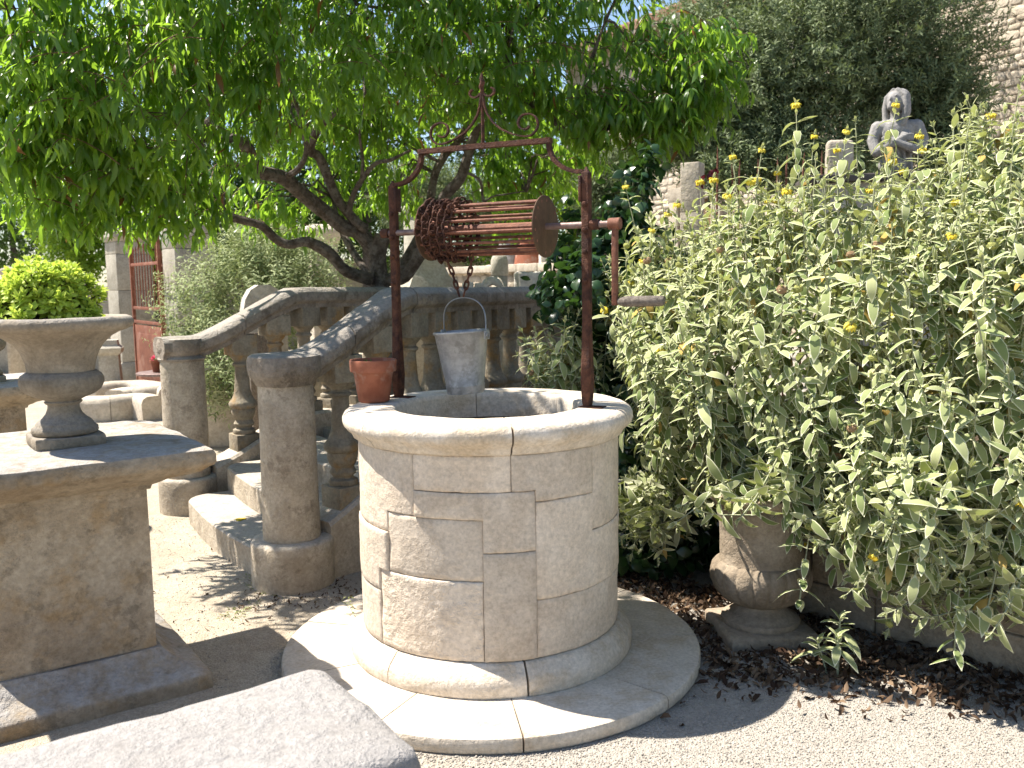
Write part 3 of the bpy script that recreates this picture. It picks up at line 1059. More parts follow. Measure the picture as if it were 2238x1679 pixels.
def balustrade(path, label, cuts, n0, spacing, nb, newel_r, cap_r, base):
    root = thing('stone_balustrade', label, 'balustrade', (0, 0, 0))
    N = path[0]
    # newel
    nw = obj('newel_base', None if False else mesh('newel_base', *lathe([(base, GZ - .01), (base + .003, 0.02), (base + .001, .12), (base, .166), (base - .012, .184), (base - .03, .188), (0, .188)], 40)), M['stair_stone'], root, (N.x, N.y, 0))
    sharp(nw.data, 45); wear(nw.data, .004, 7, 3)
    col = mesh('newel_column', *lathe([(newel_r + .004, .1885), (newel_r + .004, .22), (newel_r + .001, .4), (newel_r - .002, .8), (newel_r - .004, .998)], 40))
    obj('newel_column', wear(sharp(col, 45), .003, 6, 9), M['stair_stone'], root, (N.x, N.y, 0))
    cp = mesh('newel_cap', *lathe([(0, .9995), (newel_r + .004, .9995), (newel_r + .010, 1.014), (cap_r - .022, 1.034), (cap_r - .004, 1.058), (cap_r, 1.085), (cap_r, 1.130), (cap_r - .006, 1.150), (cap_r - .022, 1.158), (0, 1.161)], 44))
    obj('newel_cap', wear(sharp(cp, 45), .0035, 8, 5), M['grey_stone'], root, (N.x, N.y, 0))
    # handrail stones
    for a, b in zip(cuts, cuts[1:]):
        a2, b2 = a + .0025, b - .0025
        n = max(2, int((b2 - a2) / .05))
        ss = [a2 + (b2 - a2) * i / n for i in range(n + 1)]
        L1 = (path[1] - path[0]).length
        pts = []
        for s in ss:
            p, d = along(path, s)
            # ease the corner
            q = (along(path, max(0, s - .12))[0] + p * 2 + along(path, s + .12)[0]) / 4 if s > .12 else p
            pts.append((q.x, q.y, rail_z(path, s, ZR0, ZR1)))
        me = mesh('handrail', *sweep(RAILP, pts))
        obj('handrail', wear(sharp(me, 40), .0035, 7, a), M['grey_stone'], root)
    # balusters on a plinth that follows the slope
    for i in range(nb):
        s = n0 + spacing * i
        p, d = along(path, s)
        z = rail_z(path, s, ZR0, ZR1) - .148 - .835
        o = bpy.data.objects.new('baluster', BM); COL.objects.link(o); o.parent = root
        o.location = (p.x, p.y, z); o.rotation_euler = (0, 0, atan2(d.y, d.x))
        for nm, mm in (('base_block', BB), ('top_block', BT)):
            c = bpy.data.objects.new(nm, mm); COL.objects.link(c); c.parent = o
    tot = n0 + spacing * (nb - 1) + .15
    ss = [.16 + (tot - .16) * i / 60 for i in range(61)]
    for j, (s0, s1) in enumerate(((.16, .70), (.704, 1.5), (1.504, tot))):
        if s1 <= s0: continue
        n = 16; v, f = [], []
        for i in range(n + 1):
            s = s0 + (s1 - s0) * i / n
            p, d = along(path, s)
            zt = rail_z(path, s, ZR0, ZR1) - .148 - .79
            sd = Vector((d.y, -d.x))
            for w, z in ((.125, GZ - .01), (.125, zt - .02), (.105, zt), (-.105, zt), (-.125, zt - .02), (-.125, GZ - .01)):
                v.append((p.x + sd.x * w, p.y + sd.y * w, z))
        for i in range(n):
            for k in range(6):
                l = (k + 1) % 6
                f.append((i * 6 + k, i * 6 + l, (i + 1) * 6 + l, (i + 1) * 6 + k))
        f.append(tuple(range(6))); f.append(tuple(n * 6 + k for k in range(5, -1, -1)))
        obj('plinth', sharp(mesh('plinth', v, f), 40), M['stair_stone'], root)
    return root


balustrade(NEAR, 'grey stone balustrade behind the well with round newel post', [.02, .36, .80, 1.62, 2.5, 3.4], .34, .262, 12, .146, .190, .215)
balustrade(FAR, 'weathered stone balustrade on the far side of the steps', [-.155, .42, .98, 1.7, 2.5], .42, .262, 8, .150, .160, .20)

st = thing('stone_staircase', 'short flight of worn stone steps between the two balustrades', 'steps', (0, 0, 0))
across = (FAR[0] - NEAR[0])
upd = Vector((.837, .546))
W = across.length
ad = across.normalized()
for i, z in enumerate((.10, .26, .418)):
    off = -.12 + .31 * i
    a, b = (-.03, W - .27) if i == 0 else (.115, W - .13)
    pts = []
    r = .17
    p0 = NEAR[0] + upd * off
    # front edge with a rounded far corner, slightly bowed
    fr = [(a, 0)] + [(a + (b - a - r) * t, -.05 * sin(pi * t)) for t in [k / 8 for k in range(1, 9)]]
    fr += [(b - r + r * sin(q), r - r * cos(q)) for q in [pi / 2 * k / 6 for k in range(1, 7)]] + [(b, .36), (a, .36)]
    poly = [p0 + ad * s + upd * t for s, t in fr]
    zb = GZ - .012 if i == 0 else (.10, .26)[i - 1] + .002
    v, f = prism([(p.x, p.y) for p in poly], zb, z)
    me = mesh('step', v, f, True)
    bm = bmesh.new(); bm.from_mesh(me)
    top = [e for e in bm.edges if all(abs(vv.co.z - z) < 1e-4 for vv in e.verts)]
    bmesh.ops.bevel(bm, geom=top, offset=.022, segments=3, affect='EDGES', profile=.6)
    bm.to_mesh(me); bm.free()
    me.polygons.foreach_set('use_smooth', [True] * len(me.polygons))
    obj('step', sharp(me, 30), M['stair_stone'], st)
yl = tag(obj('fallen_leaf', mesh('fallen_leaf', *lathe([(0, .006), (.025, .004), (.033, 0), (.028, .001), (0, .003)], 9, lambda a, r, z: r * (1 + .3 * sin(3 * a)))), M['flower'], None, at(525, 1127, 5.55)), 'small yellow fallen leaf lying on the lowest stone step', 'leaf')
yl.location.z = .101

# ================================================================== PEDESTALS, URNS, BENCH
def square_loft(prof, nside=10, rc=.15):
    """square plan, (half, z) profile from bottom to top, corners a little rounded"""
    v, f = [], []
    ring0 = []
    for s in range(4):
        a = s * pi / 2
        for i in range(nside):
            t = -1 + 2 * i / nside
            x, y = t, -1
            ring0.append((x * cos(a) - y * sin(a), x * sin(a) + y * cos(a)))
    n = len(ring0)
    for h, z in prof:
        for x, y in ring0:
            r = .02 / max(h, .02)
            cx, cyy = max(-1 + r, min(1 - r, x)), max(-1 + r, min(1 - r, y))
            d = Vector((x - cx, y - cyy))
            if d.length > 1e-9 and abs(x) > 1 - r and abs(y) > 1 - r:
                d = d.normalized() * r
            v.append(((cx + d.x) * h, (cyy + d.y) * h, z))
    m = len(prof)
    for j in range(m - 1):
        for i in range(n):
            k = (i + 1) % n
            f.append((j * n + i, j * n + k, (j + 1) * n + k, (j + 1) * n + i))
    f.append(tuple(range(n - 1, -1, -1)))
    f.append(tuple((m - 1) * n + i for i in range(n)))
    return v, f


PA = radians(33.5)


def pedestal(loc, label):
    r = thing('stone_pedestal', label, 'pedestal', (loc[0], loc[1], 0), PA, 'stone pedestals carrying urns')
    obj('base', wear(sharp(mesh('base', *square_loft([(.452, GZ - .01), (.455, -.03), (.452, -.005), (.44, .008), (.40, .022), (.365, .045), (.335, .072), (.312, .092), (.306, .099)], 14)), 40), .006, 5), M['ped_stone'], r)
    obj('shaft', wear(sharp(mesh('shaft', *square_loft([(.290, .0995), (.290, .12), (.289, .4), (.288, .70), (.288, .735)], 14)), 40), .003, 5), M['ped_stone'], r)
    obj('cap', wear(sharp(mesh('cap', *square_loft([(.300, .7355), (.306, .752), (.330, .762), (.352, .775), (.40, .790), (.452, .812), (.478, .832), (.492, .838), (.500, .850), (.500, .880), (.492, .895), (.47, .901), (.3, .905), (.1, .906)], 18)), 40), .006, 6, 2), M['ped_stone'], r)
    return r


def urn(loc, label, s=1.0, gad=False):
    r = thing('stone_urn', label, 'urn', loc, PA, 'stone urns on pedestals')
    obj('plinth', wear(sharp(mesh('plinth', *square_loft([(.128, 0), (.130, .006), (.130, .034), (.126, .040)], 6)), 40), .003, 9), M['urn_stone'], r)
    body = [(.116, .0405), (.122, .050), (.121, .066), (.108, .074), (.106, .082), (.098, .092), (.080, .105), (.066, .122), (.058, .142), (.057, .156), (.066, .162), (.070, .168), (.064, .174), (.080, .182), (.115, .196), (.142, .215), (.154, .240), (.154, .258), (.146, .274), (.134, .282), (.126, .288)]
    obj('bowl', wear(sharp(mesh('bowl', *lathe(body, 40)), 60), .002, 8), M['urn_stone'], r)
    bell = [(.120, .2885), (.122, .30), (.126, .325), (.138, .36), (.160, .395), (.192, .422), (.226, .440), (.250, .448), (.266, .456), (.275, .468), (.276, .482), (.268, .496), (.252, .502), (.236, .500), (.226, .492), (.215, .470), (.0, .466)]
    obj('bell', wear(sharp(mesh('bell', *lathe(bell, 48)), 60), .003, 8, 3), M['urn_stone'], r)
    obj('soil', wear(mesh('soil', *lathe([(.222, .478), (.16, .490), (.08, .496), (0, .498)], 30)), .004, 20), M['soil'], r)
    return r


def succulent(loc, label, parts, n=330, R=.195, hz=.225):
    r = thing('succulent_plant', label, 'plant', loc, 0, 'yellow green plants in urns')
    fo = Foliage([leaf_tmpl(.040, .021, .5, .3, 3, .68, .3), leaf_tmpl(.034, .019, -.3, .35, 3, .68, .3), leaf_tmpl(.046, .021, .2, .25, 3, .7, .3)], M['jade'])
    gm = Geo()
    for i in range(n):
        a = rnd(0, 2 * pi); e = math.asin(random.random() ** .8)
        q = Vector((cos(a) * cos(e) * R, sin(a) * cos(e) * R, sin(e) * hz))
        q *= 1 + .22 * noise.noise(q * 9 + Vector((3, loc[0], 0))) - (.0 if random.random() < .75 else rnd(.1, .5))
        d = (q.normalized() + Vector((0, 0, .55))).normalized()
        p = Vector(loc) + q
        if i % 2 == 0: gm.add(tube([Vector((q.x * .25, q.y * .25, 0)), q * .7, q], .0035, 4, False))
        ph = rnd(0, 6)
        for k in range(11):
            b = ph + k * 2.4
            t = k / 10
            s = d.cross(Vector((.2, .1, 1))).normalized(); w = d.cross(s)
            o = s * cos(b) + w * sin(b)
            fo.leaf(p - d * (.03 * t), d * (1.1 - t * .9) + o * (.35 + t), d, rnd(.75, 1.1) * (.7 + .5 * t))
    obj('stem', gm.me('stem'), M['green_stem'], r)['kind'] = 'stuff'
    fo.build(r, parts)
    return r


pedestal((-1.727, -.164), 'massive weathered stone pedestal in the left foreground')
UL = Vector((-1.675, -.150, .905))
urn(UL, 'grey stone urn on the foreground pedestal')
succulent(UL + Vector((-.03, 0, .485)), 'bright yellow green bushy plant growing in the foreground urn', 300)
pedestal((-3.42, 2.32), 'stone pedestal farther back at the left edge of the picture')
U2 = Vector((-3.32, 2.30, .905))
urn(U2, 'grey stone urn on the farther pedestal at the left edge')
succulent(U2 + Vector((0, 0, .485)), 'yellow green plant in the farther urn at the left edge', 0, 120)

# stone bench, right end in the picture
u, vv = Vector((.834, .552)), Vector((-.552, .834))
BP = Vector((-.478, -1.275))
bc = BP - u * 1.5 - vv * .30
bn = thing('stone_bench', 'rough grey stone bench slab with rounded edges at the bottom left', 'bench', (bc.x, bc.y, 0), PA)
me = mesh('seat', *rbox(1.5, .30, .13, .055, .010, .055, 3.0, 5.0))
obj('seat', me, M['bench_stone'], bn, (0, 0, .33))
obj('support', wear(mesh('support', *rbox(1.25, .22, .13, .02, .003)), .002, 8), M['bench_stone'], bn, (-.1, 0, .068))
dh = obj('drain_hole', mesh('drain_hole', *lathe([(0, -.003), (.012, -.002), (.020, .001), (.023, .0022)], 16)), M['grey_stone'], bn, (.38, -.185, .4635))

# planter urn under the shrub
pu = thing('planter_urn', 'ribbed stone planter urn in the shade under the shrub', 'urn', (1.195, .115, 0), radians(4))
obj('plinth', wear(sharp(mesh('plinth', *square_loft([(.195, GZ - .002), (.198, GZ + .01), (.198, -.015), (.190, -.004), (.18, .0)], 8)), 40), .003, 8), M['planter_stone'], pu)
foot = [(.168, .0005), (.172, .012), (.168, .026), (.150, .032), (.146, .040), (.128, .050), (.112, .064), (.104, .078), (.103, .088)]
obj('foot', sharp(mesh('foot', *lathe(foot, 40)), 50), M['planter_stone'], pu)
gadb = [(.100, .0885), (.135, .096), (.172, .118), (.202, .152), (.219, .192), (.222, .226), (.214, .256), (.198, .276), (.186, .284)]
gm = mesh('bowl', *lathe(gadb, 192, lambda a, r, z: r * (1 - .05 * (1 - abs(sin(a * 9))) ** 2.2)))
obj('bowl', sharp(gm, 70), M['planter_stone'], pu)
bell = [(.184, .2845), (.178, .30), (.180, .33), (.180, .38), (.184, .44), (.196, .50), (.205, .54), (.230, .56), (.240, .575), (.236, .59), (.215, .595), (.20, .57), (.0, .565)]
obj('bell', wear(sharp(mesh('bell', *lathe(bell, 48)), 60), .002, 8), M['planter_stone'], pu)

# low wall of dressed blocks holding the planting bed
wa, wb = Vector((1.20, .62)), Vector((2.75, -1.22))
wd = (wb - wa).normalized(); wn2 = Vector((wd.y, -wd.x))
if wn2.dot(Vector((-1, -1))) < 0: wn2 = -wn2
lw = thing('low_stone_wall', 'low wall of dressed stone blocks under the shrub at right', 'wall', (wa.x, wa.y, 0), atan2(wd.y, wd.x))
LW = (wb - wa).length
side = 1 if Vector((-wd.y, wd.x)).dot(-wn2) > 0 else -1
zz = GZ
for c, hgt in enumerate((.17, .15, .155)):
    x = 0.0
    k = 0
    while x < LW:
        wdt = rnd(.28, .46)
        gmb = mesh('wall_stone', *rbox(wdt / 2 - .004, .12, hgt / 2 - .004, .012, .006, .06, c * 9 + k * 3.3, 7))
        obj('wall_stone', gmb, M['planter_stone'], lw, (x + wdt / 2, side * (.12 + rnd(0, .008)), zz + hgt / 2))
        x += wdt; k += 1
    zz += hgt
obj('mortar', mesh('mortar', *box(.01, LW, side * .03 if side > 0 else side * .21, side * .21 if side > 0 else side * .03, GZ, zz - .01), False), M['rubble_mortar'], lw)
bed = [wa - wn2 * .14, wb - wn2 * .14, Vector((4.5, -1.0)), Vector((4.5, 4.15)), Vector((1.75, 4.15)), Vector((1.6, 1.6))]
tag(obj('planting_bed', mesh('planting_bed', *prism([(p.x, p.y) for p in bed], GZ + .004, .30), False), M['soil']), kind='structure')

# ================================================================== PEACH TREE
pt = thing('peach_tree', 'spreading peach tree with long drooping bright green leaves behind the balustrade', 'tree', (-.98, 4.15, GZ))
PINVT = PINV(pt)


def limb(px, r, n=9, name='limb'):
    """px: list of (x, y, distance) in the photograph; r: (start, end) radius"""
    P = [at(*p) for p in px]
    # smooth resample (Catmull-Rom)
    Q, R = [], []
    m = len(P)
    for i in range(m - 1):
        p0, p1, p2, p3 = P[max(i - 1, 0)], P[i], P[i + 1], P[min(i + 2, m - 1)]
        for k in range(4):
            t = k / 4
            q = .5 * ((2 * p1) + (p2 - p0) * t + (2 * p0 - 5 * p1 + 4 * p2 - p3) * t * t + (3 * p1 - p0 - 3 * p2 + p3) * t ** 3)
            Q.append(q)
    Q.append(P[-1])
    for i, q in enumerate(Q):
        t = i / (len(Q) - 1)
        R.append(.88 * (r[0] * (1 - t) + r[1] * t) * (1 + .16 * noise.noise(q * 5)))
    Q = [PINVT @ (q + Vector((noise.noise(q * 3), noise.noise(q * 3 + Vector((9, 0, 0))), noise.noise(q * 3 + Vector((0, 9, 0))))) * .018) for q in Q]
    obj(name, Geo().add(tube(Q, R, n)).me(name), M['bark'], pt)
    LIMBS.extend(pt.location + q for q in Q[len(Q) // 3:])
    return Q


LIMBS = []


D0 = 7.75
limb([(838, 760, D0), (836, 690, D0), (832, 620, D0), (826, 555, D0 - .02), (838, 515, D0 - .05)], (.10, .075), 12, 'trunk')
limb([(826, 560, D0), (790, 512, 7.7), (752, 498, 7.6), (712, 466, 7.5), (656, 420, 7.3), (617, 388, 7.1), (563, 372, 6.9), (540, 322, 6.7), (513, 305, 6.6), (486, 309, 6.5), (459, 297, 6.4), (450, 275, 6.3), (470, 250, 6.2), (446, 166, 6.0), (428, 108, 5.9), (405, 40, 5.8), (380, -60, 5.7)], (.082, .022))
limb([(815, 612, D0 - .1), (780, 602, 7.6), (750, 585, 7.5), (718, 552, 7.4), (671, 529, 7.3), (633, 536, 7.25), (602, 521, 7.2), (571, 494, 7.1), (521, 478, 7.0), (490, 462, 6.9), (486, 424, 6.8), (498, 374, 6.7), (488, 340, 6.6)], (.062, .022))
limb([(800, 500, 7.65), (777, 486, 7.6), (739, 436, 7.5), (700, 347, 7.3), (679, 330, 7.2), (694, 285, 7.0), (733, 240, 6.9), (750, 160, 6.8), (770, 40, 6.6), (780, -60, 6.5)], (.055, .018))
limb([(805, 600, D0), (775, 555, 7.9), (752, 515, 8.0), (735, 470, 8.1), (720, 400, 8.2)], (.045, .02), 7)
limb([(850, 612, D0), (884, 604, 7.7), (916, 552, 7.65), (940, 500, 7.6), (968, 434, 7.5), (1003, 393, 7.4), (1020, 347, 7.35), (1039, 293, 7.3), (1066, 266, 7.25), (1105, 228, 7.2), (1126, 190, 7.1), (1117, 150, 7.0), (1110, 60, 6.9), (1120, -60, 6.8)], (.066, .022))
limb([(870, 590, 7.9), (915, 520, 8.0), (942, 440, 8.0), (950, 378, 8.0), (975, 335, 8.0), (1000, 310, 7.9), (1024, 255, 7.8), (1001, 185, 7.7), (978, 147, 7.6), (968, 60, 7.5)], (.05, .02))
limb([(1110, 226, 7.2), (1136, 224, 7.2), (1182, 240, 7.1), (1209, 262, 7.0), (1240, 289, 7.0), (1298, 287, 6.9), (1356, 266, 6.8), (1420, 240, 6.7), (1490, 200, 6.6)], (.04, .014))
limb([(1240, 289, 7.0), (1278, 230, 6.9), (1282, 170, 6.8), (1300, 110, 6.7), (1330, 30, 6.6)], (.024, .01), 7)
limb([(760, 470, 7.5), (769, 436, 7.45), (793, 390, 7.3), (820, 359, 7.2), (854, 351, 7.1), (900, 330, 7.0)], (.032, .012), 7)
limb([(790, 392, 7.3), (792, 340, 7.2), (785, 285, 7.1), (800, 200, 7.0)], (.018, .008), 6)
limb([(470, 300, 6.4), (420, 315, 6.2), (350, 345, 6.0), (289, 352, 5.8), (239, 351, 5.6), (193, 330, 5.5), (120, 290, 5.4)], (.028, .010), 7)
limb([(486, 430, 6.8), (463, 428, 6.7), (417, 441, 6.6), (360, 420, 6.5), (300, 400, 6.4)], (.022, .008), 6)
limb([(560, 372, 6.9), (520, 362, 6.8), (480, 345, 6.7), (420, 300, 6.6), (330, 250, 6.4), (230, 180, 6.2), (120, 120, 6.0)], (.03, .010), 7)
limb([(620, 388, 7.1), (652, 370, 7.0), (670, 320, 6.9), (650, 240, 6.7), (620, 140, 6.5), (600, 30, 6.3)], (.03, .012), 7)
limb([(1020, 380, 7.4), (1050, 400, 7.5), (1060, 440, 7.6), (1085, 425, 7.7), (1150, 420, 7.9)], (.016, .006), 6)

# leaf-bearing twigs: (x, y, distance, radius in metres, number of twigs)
blobs = [
    (60, 40, 4.9, .55, 62), (250, 30, 5.0, .6, 70), (80, 210, 5.0, .5, 62), (270, 190, 5.3, .55, 72), (430, 60, 5.5, .55, 64), (430, 200, 5.8, .5, 58),
    (60, 350, 5.3, .36, 34), (190, 330, 5.4, .34, 34), (330, 320, 5.7, .36, 42), (170, 420, 5.6, .22, 14), (300, 420, 5.9, .26, 24), (400, 400, 6.2, .28, 30), (440, 460, 6.4, .16, 9), (560, 250, 7.6, .42, 44),
    (600, 60, 5.9, .6, 70), (600, 200, 7.4, .48, 46), (760, 60, 6.2, .6, 72), (740, 190, 7.6, .52, 54), (690, 310, 8.1, .34, 22), (820, 280, 8.0, .42, 36), (880, 170, 7.6, .52, 54), (930, 50, 6.5, .6, 70),
    (1060, 60, 6.7, .6, 66), (1010, 210, 8.2, .40, 32), (1130, 130, 6.9, .5, 52), (1210, 60, 6.8, .5, 48), (1180, 240, 7.9, .36, 28), (1290, 160, 6.8, .42, 42), (1370, 60, 6.7, .42, 30), (1400, 160, 6.6, .42, 50), (1500, 140, 6.5, .36, 46),
    (1330, 240, 6.7, .30, 26), (1440, 240, 6.5, .28, 28), (1560, 100, 6.6, .26, 18), (1520, 215, 6.5, .20, 13), (1090, 350, 8.2, .34, 26), (1200, 380, 8.2, .36, 30), (1130, 430, 8.4, .30, 20), (880, 400, 8.3, .3, 16), (760, 400, 8.3, .34, 18), (640, 440, 8.0, .3, 14), (560, 430, 7.8, .26, 12), (1260, 330, 7.6, .26, 14),
    (480, -150, 5.6, .7, 60), (820, -170, 6.2, .7, 60), (1120, -150, 6.8, .7, 50), (560, -380, 6.3, .8, 60), (900, -380, 6.8, .8, 45), (420, -560, 6.6, .8, 40), (700, -560, 6.8, .8, 40),
    (330, -260, 4.75, .45, 24), (560, -260, 5.0, .45, 22),
]
pf = Foliage([leaf_tmpl(.140, .032, 1.0, .28, 3, .42), leaf_tmpl(.120, .027, .55, .4, 3, .40), leaf_tmpl(.155, .032, 1.5, .3, 3, .45, 0, .5), leaf_tmpl(.095, .024, .2, .2, 3, .42, 0, -.5), leaf_tmpl(.13, .029, .8, .5, 3, .4, 0, .9)], M['peach'])
tw = Geo()
trunk_top = at(830, 400, 7.6)
for bx, by, bd, br, bnum in blobs + [('w', (-1.72, .52, 3.3), 0, .18, 5), ('w', (-1.55, .74, 3.5), 0, .33, 34), ('w', (-1.42, .64, 3.45), 0, .26, 44), ('w', (-1.95, 1.0, 3.6), 0, .42, 36)]:
    c = Vector(by) if bx == 'w' else at(bx, by, bd)
    near = min(LIMBS, key=lambda q: (q - c).length)
    for j in range(2):
        e = c + inball() * br * .6
        m1 = near.lerp(e, .4) + inball() * .12 + Vector((0, 0, .10)); m2 = near.lerp(e, .75) + inball() * .10 + Vector((0, 0, .08))
        obj('branch', Geo().add(tube([PINVT @ q for q in (near, m1, m2, e)], [.013, .010, .007, .003], 6, False)).me('branch'), M['bark'], pt)
    for i in range(int(bnum * 1.38)):
        s = c + inball() * br
        if noise.noise(s * 1.7) < -.30 and random.random() < .7: continue
        out = (s - trunk_top); out.z *= .3
        d = (out.normalized() * .8 + rdir() * .7 + Vector((0, 0, .15))).normalized()
        L = rnd(.22, .42)
        P = []
        q = s - d * L * .5
        for k in range(5):
            P.append(q.copy())
            d = (d + Vector((0, 0, -.16))).normalized()
            q = q + d * L / 4
        if i % 2 == 0:
            tw.add(tube([PINVT @ p for p in P], [.004, .0036, .003, .0024, .0015], 3, False))
        m = random.randint(11, 17)
        clump = min(1, max(0, .5 + .9 * noise.noise(s * 1.1 + Vector((4, 4, 4))) + rnd(-.3, .3)))
        for k in range(m):
            t = (k + rnd(0, .9)) / m
            j = min(3, int(t * 4)); p = P[j].lerp(P[j + 1], t * 4 - j)
            tg = (P[j + 1] - P[j]).normalized()
            o = rdir(); o.z *= .4
            dl = tg * .35 + o * .75 + Vector((0, 0, -.75 + .5 * t))
            pf.leaf(p, dl, Vector((rnd(-.5, .5), rnd(-.5, .5), 1)), rnd(.72, 1.18), .25 + .5 * clump * random.random() + .25 * random.random() if random.random() > .012 else .99)
obj('twigs', tw.me('twigs', True, 0), M['twig'], pt)['kind'] = 'stuff'
print('peach leaves', pf.count())
pf.build(pt, 300)

# ================================================================== JERUSALEM SAGE SHRUB
sh = thing('sage_shrub', 'huge silvery green shrub with felted leaves and yellow flowers right of the well', 'shrub', (2.0, .9, .30))
SINV = PINV(sh)
SC = 1.0
phl = [leaf5(.112, .035, .7), leaf5(.124, .039, 1.2, .03), leaf5(.104, .034, .25), leaf5(.108, .032, 1.7, .04), leaf5(.130, .038, .9, .02), leaf5(.080, .024, .5)]
sf = Foliage(phl, M['phlomis'])
stems = Geo()
E_ = [  # centre (x, y, distance), radii
    (1610, 800, 4.75, (.66, .70, .72)), (1880, 740, 4.25, (.85, .85, .80)), (2170, 900, 3.75, (.72, .70, .90)), (1770, 1000, 4.05, (.48, .45, .44)),
    (2240, 570, 4.25, (.64, .80, .78)), (1230, 770, 5.15, (.26, .24, .24)), (2050, 1150, 3.75, (.45, .40, .45)), (1480, 650, 5.0, (.42, .42, .46)), (2520, 800, 3.9, (.8, .8, 1.1)), (2050, 640, 4.9, (.7, .7, .60)),
    (1660, 560, 4.9, (.5, .45, .40)), (1500, 720, 4.4, (.34, .36, .38)), (1640, 760, 4.1, (.40, .36, .42)), (2010, 1040, 3.5, (.36, .36, .40)), (2120, 420, 4.6, (.35, .4, .35)), (1420, 1130, 4.75, (.26, .26, .26)),
]
ELL = [(at(x, y, d), Vector(r)) for x, y, d, r in E_]


def depth_in(p, skip):
    m = 9
    for i, (c, r) in enumerate(ELL):
        if i == skip: continue
        q = p - c
        m = min(m, sqrt((q.x / r.x) ** 2 + (q.y / r.y) ** 2 + (q.z / r.z) ** 2))
    return m


flowers, seeds = [], []


def shoot(tip, d, L, leafy=1.0, fl=0, size=1.0, droop=0.0, lvb=0.0):
    """one leafy shoot ending at tip, growing along d"""
    d = d.normalized()
    n = max(4, int(L / (.039 * size)))
    P = []
    p, dd = tip.copy(), d.copy()
    for k in range(n + 1):
        P.append(p.copy())
        dd = (dd + Vector((0, 0, .05 - droop)) + rdir() * .05).normalized()
        p = p - dd * L / n
    stems.add(tube([SINV @ q for q in P], [.0022 + .0024 * k / n for k in range(n + 1)], 3, False))
    s = d.cross(Vector((.31, .17, 1))).normalized()
    ph = rnd(0, pi)
    for k in range(n + 1):
        t = k / n
        ax = (P[max(k - 1, 0)] - P[min(k + 1, n)]).normalized()
        s1 = ax.cross(Vector((.31, .17, 1))).normalized(); s2 = ax.cross(s1)
        b = ph + (k % 2) * pi / 2 + rnd(-.25, .25)
        sz = size * (min(1, .32 + t * 2.4)) * rnd(.85, 1.12)
        op = .35 + min(1.0, t * 2.2) * 1.05 + rnd(-.15, .2)
        for q in (0, pi):
            if random.random() > leafy: continue
            o = s1 * cos(b + q) + s2 * sin(b + q)
            dl = ax * cos(op) + o * sin(op) + Vector((0, 0, -.12 - .25 * t))
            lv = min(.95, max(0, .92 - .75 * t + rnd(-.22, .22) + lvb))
            if t > .45 and random.random() < .04: lv = .98
            sf.leaf(P[k], dl, ax + o * .1, sz, lv)
        if k == 0:
            for q in range(4):
                o = s1 * cos(q * 1.57 + .5) + s2 * sin(q * 1.57 + .5)
                sf.leaf(P[0], ax + o * .35, ax + o, size * .38, rnd(.6, .9))
    if fl:
        flowers.append((P[0] + d * .006, d)) if fl == 1 else seeds.append((P[0] + d * .006, d, fl))


cnt = 0
tries = 0
while cnt < 1720 and tries < 30000:
    tries += 1
    i = random.choices(range(len(ELL)), [e[1].x * e[1].z for e in ELL])[0]
    c, r = ELL[i]
    n = rdir()
    inner = random.random() < .22
    k = rnd(.55, .85) if inner else rnd(.88, 1.06)
    p = c + Vector((n.x * r.x, n.y * r.y, n.z * r.z)) * k
    if depth_in(p, i) < (.6 if inner else .9): continue
    if p.z < .10: continue
    if p.x * p.x + p.y * p.y < (.66 if p.z > 1.1 else .74) ** 2: continue
    if n.y > .55 and random.random() < .6: continue
    gn = Vector((n.x / r.x, n.y / r.y, n.z / r.z)).normalized()
    d = (gn * .75 + Vector((0, 0, 1.0)) + rdir() * .35).normalized()
    low = p.z < .65
    if low: d = (gn + Vector((0, 0, -.1)) + rdir() * .4).normalized()
    z = random.random()
    fl = 1 if z < .032 else (2 if z < .06 else (3 if z < .08 else 0))
    if inner: fl = 0
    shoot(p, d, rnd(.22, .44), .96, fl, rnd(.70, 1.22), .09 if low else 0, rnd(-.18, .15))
    cnt += 1
print('shoots', cnt, tries)
